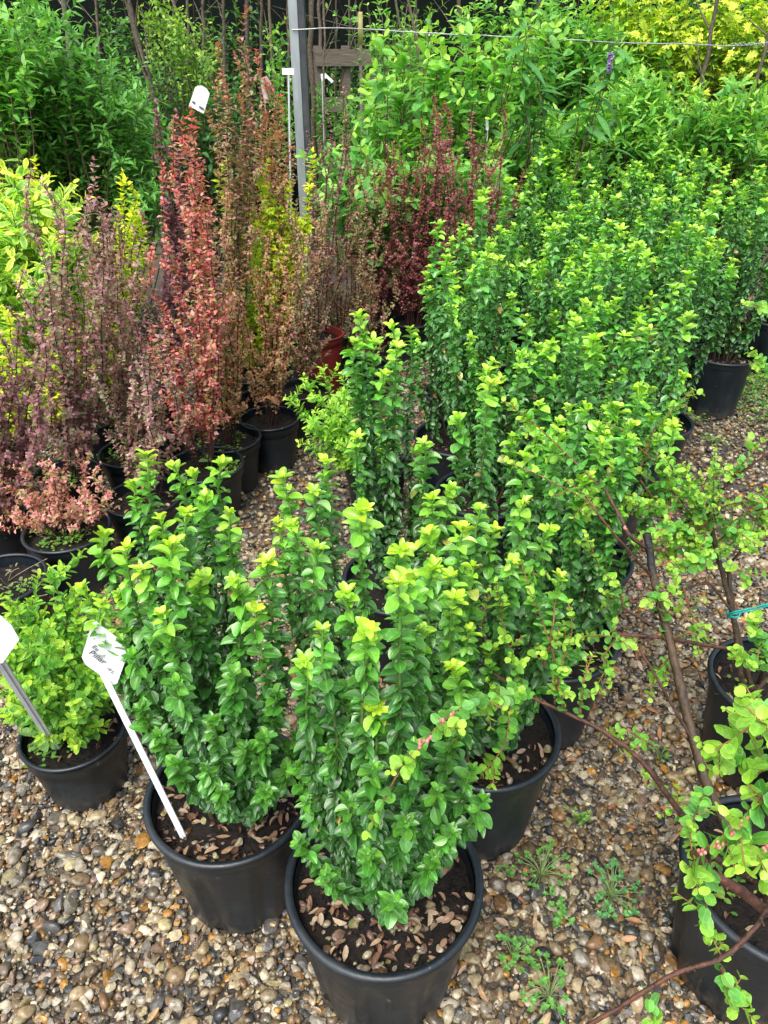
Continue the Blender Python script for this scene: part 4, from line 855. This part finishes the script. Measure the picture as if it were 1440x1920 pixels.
for (x0, y0, x1, y1, Y, r_, lab) in trunks:
    A, B = W(x0, y0, Y), W(x1, y1, Y)
    dd = (A - B) / (A[2] - B[2]); base = B + dd * (0 - B[2]); base[0] = B[0] + (base[0] - B[0]) * .4; topz = A[2] + .7
    top = A + dd * .7
    mb = MB(); P = smooth_path([base, B, A, top], 24); P[1:-1, :2] += rng.normal(0, .005, (22, 2)); P = P - base
    nt_ = Y % 1
    c = np.array([(.10, .075, .05), (.16, .13, .09), (.07, .055, .04), (.13, .13, .08)][int(x0) % 4]) * (1.5 if 'pale' in lab or 'grey' in lab else 1)
    rr_ = np.linspace(r_, r_ * .7, 24) * (1 + .15 * (np.arange(24) % 4 == 0))
    add_tube(mb, P, rr_, np.tile(c, (24, 1)) * rng.uniform(.8, 1.2, (24, 1)), n=8)
    root = thing('young_tree', lab, 'tree trunk', base, TG_); root['category'] = 'young tree'
    mb.build('trunk', M_BARK, root)
    tw_ = MB()
    for k in range(5):
        s = rng.integers(12, 23); d_ = np.array([rng.normal(0, .15), rng.normal(0, .15), rng.uniform(.1, .35)])
        add_tube(tw_, smooth_path([P[s], P[s] + d_ * .5 + rng.normal(0, .01, 3), P[s] + d_], 6), np.linspace(r_ * .35, .0015, 6), c, n=4)
    tw_.build('twigs', M_BARK, root)
A = W(675, 22, 5.0); B = W(675, 84, 5.0); cb = MB(); bz = np.array([A[0], 5.0, 0])
add_box(cb, (-.014, -.008, B[2]), (.014, .008, A[2])); root = thing('marker_cane', 'split cane with a pale yellow upper end over the timber rails', 'cane', bz)
cb.build('painted_end', M_CANE, root); cb = MB(); add_box(cb, (-.009, -.006, 0), (.009, .006, B[2] - .001)); cb.build('cane', M_TIMBER, root)

# ============================================================ POST, WIRE, RAILS, NETTING
pY = 4.35; pc_ = W(566, 200, pY); root = thing('metal_post', 'grey metal fence post standing tall left of centre at the top', 'post', (pc_[0], pY, 0))
pm = MB(); sgx = .032
def hbox(mb, lo, hi, mi=0): add_box(mb, (lo[0] * .72, lo[1], lo[2]), (hi[0] * .72, hi[1], hi[2]), mi=mi)
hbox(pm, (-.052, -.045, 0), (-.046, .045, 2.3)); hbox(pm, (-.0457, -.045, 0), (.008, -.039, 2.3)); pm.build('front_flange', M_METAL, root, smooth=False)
pm = MB(); hbox(pm, (.0085, -.040, 0), (.048, -.034, 2.3)); hbox(pm, (.0485, -.047, 0), (.0535, .045, 2.3)); hbox(pm, (-.0455, .039, 0), (.048, .045, 2.3)); pm.build('shaded_channel', M_METALD, root, smooth=False)  # unlit side of the post, its shade painted in as darker metal
rt = thing('wire_strand', 'single sagging steel wire strained from the metal post to the right', 'wire', (pc_[0], pY, 1.45))
wo_ = np.array([pc_[0], pY, 1.45])
pts = [(548, 56, pY - .05), (590, 56, pY - .06), (605, 51, pY - .05), (700, 55, pY), (800, 62, pY), (900, 66, pY), (1000, 72, pY), (1100, 76, pY), (1150, 80, pY), (1250, 82, pY), (1350, 86, pY), (1390, 86, pY), (1440, 80, pY), (1600, 78, pY)]
wm = MB(); P = smooth_path([W(*p) for p in pts], 60) - wo_; P[1:-1] += rng.normal(0, .0012, P[1:-1].shape); add_tube(wm, P, .0028, n=6)
wm.build('wire', M_WIRE, rt)
wm = MB(); c0 = W(1405, 84, pY) - wo_; th = np.linspace(0, 14 * np.pi, 90)
add_tube(wm, np.stack([c0[0] + (th / 44 - .5) * .16, c0[1] + .008 * np.cos(th), c0[2] + .008 * np.sin(th)], 1), .0018, n=5); wm.build('wire_splice', M_WIRE, rt)
wm = MB()
for px_, py_ in ((1350, 88), (1376, 88), (805, 63), (1250, 84)):
    q_ = W(px_, py_, pY) - wo_ + np.array([0, 0, -.006]); wm.add(ICO2[0] * .0045 + q_, ICO2[1])
wm.build('water_drops', M_LABEL, rt)
root = thing('timber_rack', 'low weathered timber rack of two rails behind the metal post', 'rack', (W(650, 200, 6.0)[0], 6.0, 0))
ro = np.array(root.location)
for nm, (xa, ya, xb, yb, th_) in {'upper_rail': (592, 108, 700, 108, .10), 'lower_rail': (590, 196, 650, 196, .09)}.items():
    A = W(xa, ya, 6.0) - ro; B = W(xb, yb, 6.0) - ro; mb = MB(); add_box(mb, (A[0], -.03, A[2] - th_ / 2), (B[0], .0, A[2] + th_ / 2)); mb.build('rail', M_TIMBER, root, smooth=False)
for px_ in (596, 648, 700):
    A = W(px_, 95, 6.03) - ro; mb = MB(); add_box(mb, (A[0] - .03, .003, 0), (A[0] + .03, .05, A[2] + .03)); mb.build('leg', M_TIMBER, root, smooth=False)
root = thing('windbreak_fence', 'tall dark netting windbreak behind all the trees', 'fence', (0, 7.6, 0))
mb = MB(); xs = np.linspace(-8, 9, 90); zs = np.linspace(0, 3.6, 12)
Xg, Zg = np.meshgrid(xs, zs, indexing='ij'); Yg = .05 * np.sin(Xg * 2.1) + .02 * np.sin(Xg * 7 + Zg * 3)
idx = np.arange(Xg.size).reshape(Xg.shape); f = np.stack([idx[:-1, :-1], idx[1:, :-1], idx[1:, 1:], idx[:-1, 1:]], -1).reshape(-1, 4)
mb.add(np.stack([Xg, Yg, Zg], -1).reshape(-1, 3), f); mb.add(np.stack([Xg, Yg + .004, Zg], -1).reshape(-1, 3), f[:, ::-1]); mb.build('netting', M_NET, root)
for x_ in np.arange(-7.8, 9, 2.4):
    mb = MB(); add_tube(mb, [(x_, .14, 0), (x_, .14, 1.8), (x_, .14, 3.7)], .05, n=10); mb.build('post', M_TIMBER, root)

# ============================================================ PLANT LABELS
LGp = 'white plant labels'
def px_slab(name, poly, parent, o, mat, th=.0012, inner=None):
    mb = MB(); P = np.array([W(*p) for p in poly]) - o
    c = P.mean(0); n_ = nrm(np.cross(P[1] - P[0], P[2] - P[0])); tocam = -(c + o - np.array([0, 0, CH]))
    if n_ @ tocam < 0: P = P[::-1]
    nr = add_slab(mb, P, th); return mb.build(name, mat, parent, smooth=False), nr
def stake(name, A, B, wdt, parent, o, mat):
    A, B = np.array(A) - o, np.array(B) - o; d = nrm(B - A); s = nrm(np.cross(d, [0, 1, .3])); n_ = np.cross(s, d)
    mb = MB(); add_slab(mb, [A - s * wdt / 2, A + s * wdt / 2, B + s * wdt / 2, B - s * wdt / 2], .002)
    add_slab(mb, [A - s * wdt * .1 - n_ * .0022, A + s * wdt * .1 - n_ * .0022, B + s * wdt * .1 - n_ * .0022, B - s * wdt * .1 - n_ * .0022], .002)
    return mb.build(name, mat, parent, smooth=False)
def lettering(txt, P0, right, up, size, parent, o, shear=0.0, name='lettering'):
    cu = bpy.data.curves.new('txt', 'FONT'); cu.body = txt; cu.size = size; cu.extrude = .0002; cu.shear = shear
    ob = bpy.data.objects.new('txt', cu); C.objects.link(ob)
    me = bpy.data.meshes.new_from_object(ob.evaluated_get(bpy.context.evaluated_depsgraph_get())); bpy.data.objects.remove(ob)
    right, up = nrm(np.array(right)), nrm(np.array(up)); up = nrm(up - right * (up @ right)); nr = np.cross(right, up)
    v = np.zeros(len(me.vertices) * 3); me.vertices.foreach_get('co', v); v = v.reshape(-1, 3)
    v = np.array(P0) - o + v[:, :1] * right + v[:, 1:2] * up + v[:, 2:3] * nr
    me.vertices.foreach_set('co', v.ravel()); me.update(); me.materials.clear(); me.materials.append(M_INK)
    return link(name, me, parent)
# front label in the left euonymus pot
sb0 = G(352, 1578, .235); st0 = W(188, 1250, .83)
root = thing('plant_label', 'long white plant label leaning in the soil of the left front pot, faint black writing', 'plant label', sb0, LGp)
o = np.array(sb0); stake('stake', sb0 + np.array([.002, 0, -.03]), st0, .0115, root, o, M_LABEL)
Yl = .825
face, nr = px_slab('label_face', [(153, 1232, Yl), (160, 1246, Yl), (213, 1284, Yl), (220, 1281, Yl), (240, 1225, Yl), (232, 1206, Yl), (180, 1166, Yl), (172, 1170, Yl)], root, o, M_LABEL)
rv = W(205, 1252, Yl) - W(165, 1222, Yl); uv_ = W(175, 1170, Yl) - W(160, 1230, Yl); off = np.array([0, -.0022, .0006])
lettering('Pillar', W(166, 1223, Yl) + off, rv, uv_, .0150, face, o)
lettering('Eu', W(172, 1212, Yl) + off, rv, uv_, .011, face, o)
lettering('10 L', W(199, 1252, Yl) + off, rv, uv_, .008, face, o)
# left-edge label
sb1 = G(104, 1398, .145); root = thing('plant_label', 'white plant label with rounded head cut by the left edge, over the low bush', 'plant label', sb1, LGp)
o = np.array(sb1); Y2 = .80
stake('stake', sb1 + np.array([.002, 0, -.02]), W(-2, 1235, Y2 + .002), .017, root, o, M_STAKE)
px_slab('label_face', [(36, 1199, Y2), (22, 1174, Y2), (2, 1156, Y2), (-30, 1142, Y2), (-62, 1150, Y2), (-75, 1200, Y2), (-30, 1250, Y2), (5, 1243, Y2)], root, o, M_LABEL)
# far labels
Y3 = 2.62; bz = W(372, 420, Y3); root = thing('plant_label', 'white barrel shaped plant label tilted above the red barberry', 'plant label', (bz[0], Y3, .17), LGp)
o = np.array([bz[0], Y3, .17]); stake('stake', (bz[0] - .38, Y3, .17), W(368, 203, Y3 + .004), .004, root, o, M_METALD)
fc, _ = px_slab('label_face', [(354, 199, Y3), (366, 163, Y3), (378, 160, Y3), (388, 167, Y3), (393, 176, Y3), (382, 213, Y3)], root, o, M_LABEL)
for (ax, ay, bx2, by2) in ((360, 192, 366, 196), (373, 202, 382, 207)):
    mb = MB(); A, B = W(ax, ay, Y3 - .003) - o, W(bx2, by2, Y3 - .003) - o; u_ = np.array([.3, 0, .9]) * .006; add_slab(mb, [A, B, B + u_, A + u_], .0006); mb.build('print_block', M_INK, fc, smooth=False)
Y4 = 4.0; bz = W(541, 300, Y4); root = thing('plant_label', 'small white T shaped plant label left of the metal post', 'plant label', (bz[0], Y4, 0), LGp)
o = np.array([bz[0], Y4, 0]); stake('stake', W(543, 260, Y4) * np.array([1, 1, 0]) + np.array([-.05, 0, 0]), W(541, 140, Y4 + .004), .008, root, o, M_STAKE); px_slab('label_face', [(529, 128, Y4), (551, 128, Y4), (551, 140, Y4), (529, 140, Y4)], root, o, M_LABEL)
Y5 = 5.3; bz = W(606, 300, Y5); root = thing('plant_label', 'white plant label lying aslant behind the pale cane', 'plant label', (bz[0], Y5, 0), LGp)
o = np.array([bz[0], Y5, 0]); stake('stake', (bz[0], Y5, 0), W(604, 150, Y5 + .004), .006, root, o, M_STAKE); px_slab('label_face', [(601, 139, Y5), (610, 137, Y5), (626, 152, Y5), (622, 156, Y5), (612, 146, Y5), (603, 152, Y5)], root, o, M_LABEL)
Y6 = 3.05; bz = W(495, 300, Y6); root = thing('picture_tag', 'pale printed picture tag hanging among the tall barberries', 'plant label', (bz[0], Y6, .17))
o = np.array([bz[0], Y6, .17]); stake('stake', (bz[0], Y6, .17), W(497, 190, Y6 + .004), .003, root, o, M_CANE); px_slab('label_face', [(486, 148, Y6), (500, 142, Y6), (509, 156, Y6), (505, 192, Y6), (496, 194, Y6)], root, o, M_PRINT)
Y7 = 4.1; bz = W(914, 300, Y7); root = thing('plant_label', 'narrow white plant label upright in the dogwood leaves', 'plant label', (bz[0], Y7, 0), LGp)
o = np.array([bz[0], Y7, 0]); stake('stake', (bz[0], Y7, 0), W(914, 244, Y7 + .003), .003, root, o, M_STAKE); px_slab('label_face', [(911, 220, Y7), (916, 220, Y7), (916, 244, Y7), (911, 244, Y7)], root, o, M_STAKE)

# ============================================================ GRAVEL, WEEDS, FALLEN LEAVES
g = np.random.default_rng(11)
POTA = np.array(POTS)
def keep(pos, extra=0.0):
    d = np.hypot(pos[:, None, 0] - POTA[None, :, 0], pos[:, None, 1] - POTA[None, :, 1]); return (d > POTA[None, :, 2] * .93 + extra).all(1)
gb = MB()
def field(x0, x1, y0, y1, step, r0, r1, zlo, zhi, low, frac=1.0):
    xs = np.arange(x0, x1, step); ys = np.arange(y0, y1, step); X, Y = np.meshgrid(xs, ys)
    pos = np.stack([X.ravel(), Y.ravel()], 1) + g.uniform(-.5, .5, (X.size, 2)) * step * 1.1
    # only where the camera's view can reach, with margin
    dep = pos[:, 1] * cp + CH * sp; ok = (np.abs(pos[:, 0]) < dep * .62 + .25) & keep(pos) & (g.random(len(pos)) < frac)
    pos = pos[ok]; n = len(pos)
    rad = r0 + (r1 - r0) * g.random(n) ** 2.2
    P = np.column_stack([pos, g.uniform(zlo, zhi, n) + rad * .25])
    c = PEBCOL[g.integers(0, len(PEBCOL), n)] * g.uniform(.6, 1.15, (n, 1)) * np.array([1.04, .99, .90])
    add_pebbles(gb, P, rad, c, g, low=low)
field(-1.15, 1.35, .42, 2.0, .0112, .0048, .0135, -.003, .005, False)
field(-1.15, 1.35, .42, 2.0, .0125, .0035, .010, .002, .009, False, .6)
field(-1.15, 1.35, .42, 2.0, .029, .009, .0185, .002, .009, False)
field(-2.2, 2.9, 2.0, 4.6, .020, .008, .018, -.002, .008, True)
field(-1.15, 1.35, .42, 2.0, .016, .002, .005, .006, .012, True)
o_ = gb.build('gravel', M_PEB); tag(o_, 'wet brown, grey and cream pebbles covering the ground between the pots', 'gravel', kind='stuff')
# fallen dry leaves
def drop(label, name, pos, lnr, pal, nl=6, group=None, one=False, g=g):
    pos = np.array(pos); n = len(pos); mb = MB(); a = g.uniform(0, 6.28, n)
    d = np.stack([np.cos(a), np.sin(a), g.normal(0, .25, n)], 1); up = np.stack([g.normal(0, .4, n), g.normal(0, .4, n), np.ones(n)], 1)
    add_leaves(mb, pos, d, up, g.uniform(*lnr, n), g.uniform(.42, .6, n), np.array(pal)[g.integers(0, len(pal), n)] * g.uniform(.7, 1.2, (n, 1)), cup=g.uniform(.3, 1.4, n), bend=g.uniform(-.5, .6, n), shape='ellip', nl=nl, nw=4)
    return mb.build(name, M_DRY, None)
TAN = [(.48, .30, .17), (.42, .22, .11), (.55, .40, .24), (.36, .16, .08), (.5, .36, .26), (.22, .12, .07)]
pos = np.column_stack([g.uniform(.05, 1.2, 420), g.uniform(.45, 2.4, 420), g.uniform(.012, .02, 420)]); pos = np.concatenate([pos, np.column_stack([g.uniform(-.8, .1, 60), g.uniform(.45, 2.2, 60), g.uniform(.012, .02, 60)])])
pos = pos[keep(pos)]
tag(drop('', 'fallen_leaves', pos, (.012, .030), TAN), 'tan and rusty fallen leaves scattered over the gravel', 'fallen leaves', kind='stuff')
def single_leaf(px, py, z, ln, wr_, col, label, ang, cup_=.5, bend_=.3):
    p_ = G(px, py, z); mb = MB(); d = np.array([[math.cos(ang), math.sin(ang), .15]])
    add_leaves(mb, np.zeros((1, 3)), d, np.array([[.1, -.2, 1.0]]), ln, wr_, np.array([col]), cup=cup_, bend=bend_, shape='ellip', nl=8, nw=6)
    tag(mb.build('fallen_leaf', M_DRY, None, origin=p_), label, 'leaf')
single_leaf(1228, 1345, .03, .095, .75, (.07, .045, .04), 'large wet brown fallen leaf on the gravel right of the trunk', -.7)
single_leaf(1218, 1400, .028, .05, .5, (.22, .07, .04), 'rust red fallen leaf beside the large brown one', -.1)
single_leaf(1088, 1590, .022, .05, .33, (.58, .52, .42), 'long pale dry leaf on the gravel right of the nearest pots', -1.15, .2)
single_leaf(845, 1648, .262, .022, .5, (.72, .55, .08), 'small yellow leaf on the soil at the right of the nearest pot', .3)
single_leaf(1185, 1590, .022, .03, .55, (.55, .33, .2), 'curled peach coloured dry leaf on the gravel near the right pot', .4, 1.0)
# twigs on gravel
def fallen_twig(pl, r_, label):
    P = smooth_path([G(*p) for p in pl], 12); mb = MB(); P += rng.normal(0, .0006, P.shape); add_tube(mb, P, r_, (.16, .11, .07), n=5); oo = P[0].copy(); tag(mb.build('fallen_twig', M_BARK, None, origin=oo), label, 'twig')
fallen_twig([(388, 1735, .02), (375, 1765, .02), (368, 1778, .018)], .0028, 'short stub of twig lying by the left front pot')
fallen_twig([(30, 1410, .02), (38, 1440, .02), (36, 1470, .02)], .0012, 'thin straw lying left of the low box pot')
fallen_twig([(1290, 1545, .02), (1310, 1600, .02), (1320, 1680, .02)], .0012, 'thin dark twig lying left of the bottom right pot')
# weeds
WG = 'small weeds growing through the gravel'
def weed(label, px, py, rad, n, ln, col=((.12, .34, .06), (.16, .40, .08), (.09, .28, .05)), runner=None):
    p_ = G(px, py, .01); root = thing('gravel_weed', label, 'weed', p_, WG); st, lf = MB(), MB(); n = int(n * 1.3); ln = ln * .62; rad = rad * 1.25
    for k in range(n):
        a = rng.uniform(0, 6.28); q = rad * math.sqrt(rng.random()); E_ = np.array([q * math.cos(a), q * math.sin(a), rng.uniform(.01, .04)])
        P = smooth_path([np.zeros(3), E_ * .5 + np.array([0, 0, .012]), E_], 6); add_tube(st, P, .0007, (.2, .3, .1), n=4)
        m_ = 6; aa = np.arange(m_) * 1.05 + rng.uniform(0, 6)
        d = np.stack([np.cos(aa), np.sin(aa), rng.uniform(.1, .7, m_)], 1)
        add_leaves(lf, np.tile(E_, (m_, 1)), d, np.tile([0, 0, 1.0], (m_, 1)) + rng.normal(0, .2, (m_, 3)), ln * rng.uniform(.6, 1.2, m_), .72, np.array(col)[rng.integers(0, 3, m_)] * rng.uniform(.8, 1.25, (m_, 1)), cup=.25, bend=.15, shape='round', nl=4, nw=2)
    st.build('stalks', M_STEM, root); lf.build('leaves', M_SOFT, root)
weed('wide patch of small round weeds right of the nearest pot', 1015, 1640, .045, 26, .010)
weed('weed with blue green round leaves in the open gravel', 1145, 1680, .045, 30, .011, ((.08, .28, .10), (.11, .34, .12), (.14, .4, .1)))
weed('single low weed close to the nearest pot', 948, 1645, .014, 6, .010)
weed('trailing weed below the wide patch', 1050, 1725, .022, 8, .014)
weed('small weed with broad leaves by the nearest pot', 960, 1795, .028, 10, .014)
weed('weed cluster at the bottom edge right of the nearest pot', 1030, 1870, .045, 24, .011)
weed('weed between the large brown leaf and the euonymus pots', 1078, 1540, .020, 12, .009, ((.18, .36, .05), (.14, .4, .06), (.22, .38, .05)))
weed('faint weed tuft beside the trunk foot', 1235, 1425, .020, 8, .009)
weed('weed tuft near the tall pot at the right', 1300, 790, .05, 14, .014)
weed('weed tuft on gravel behind the leafy cotoneaster', 1340, 830, .05, 14, .014)
mb = MB(); n = 2600
c_ = G(1400, 740, 0); px_ = c_[0] + g.normal(0, .22, n) + .1; py_ = c_[1] + g.normal(0, .22, n); pos = np.column_stack([px_, py_, g.uniform(.008, .025, n)]); pos = pos[keep(pos, .02)]; n = len(pos)
a = g.uniform(0, 6.28, n); d = np.stack([np.cos(a), np.sin(a), g.uniform(.1, .9, n)], 1)
add_leaves(mb, pos, d, np.tile([0, 0, 1.0], (n, 1)) + g.normal(0, .3, (n, 3)), g.uniform(.008, .018, n), .7, np.array([(.10, .26, .05), (.15, .34, .06), (.2, .3, .06)])[g.integers(0, 3, n)], shape='round', nl=3, nw=2)
tag(mb.build('ground_cover', M_SOFT), 'mossy green mat of tiny weeds on the gravel at the right edge', 'weeds', kind='stuff')
print('OBJECTS', len(bpy.data.objects), 'VERTS', sum(len(m.vertices) for m in bpy.data.meshes))
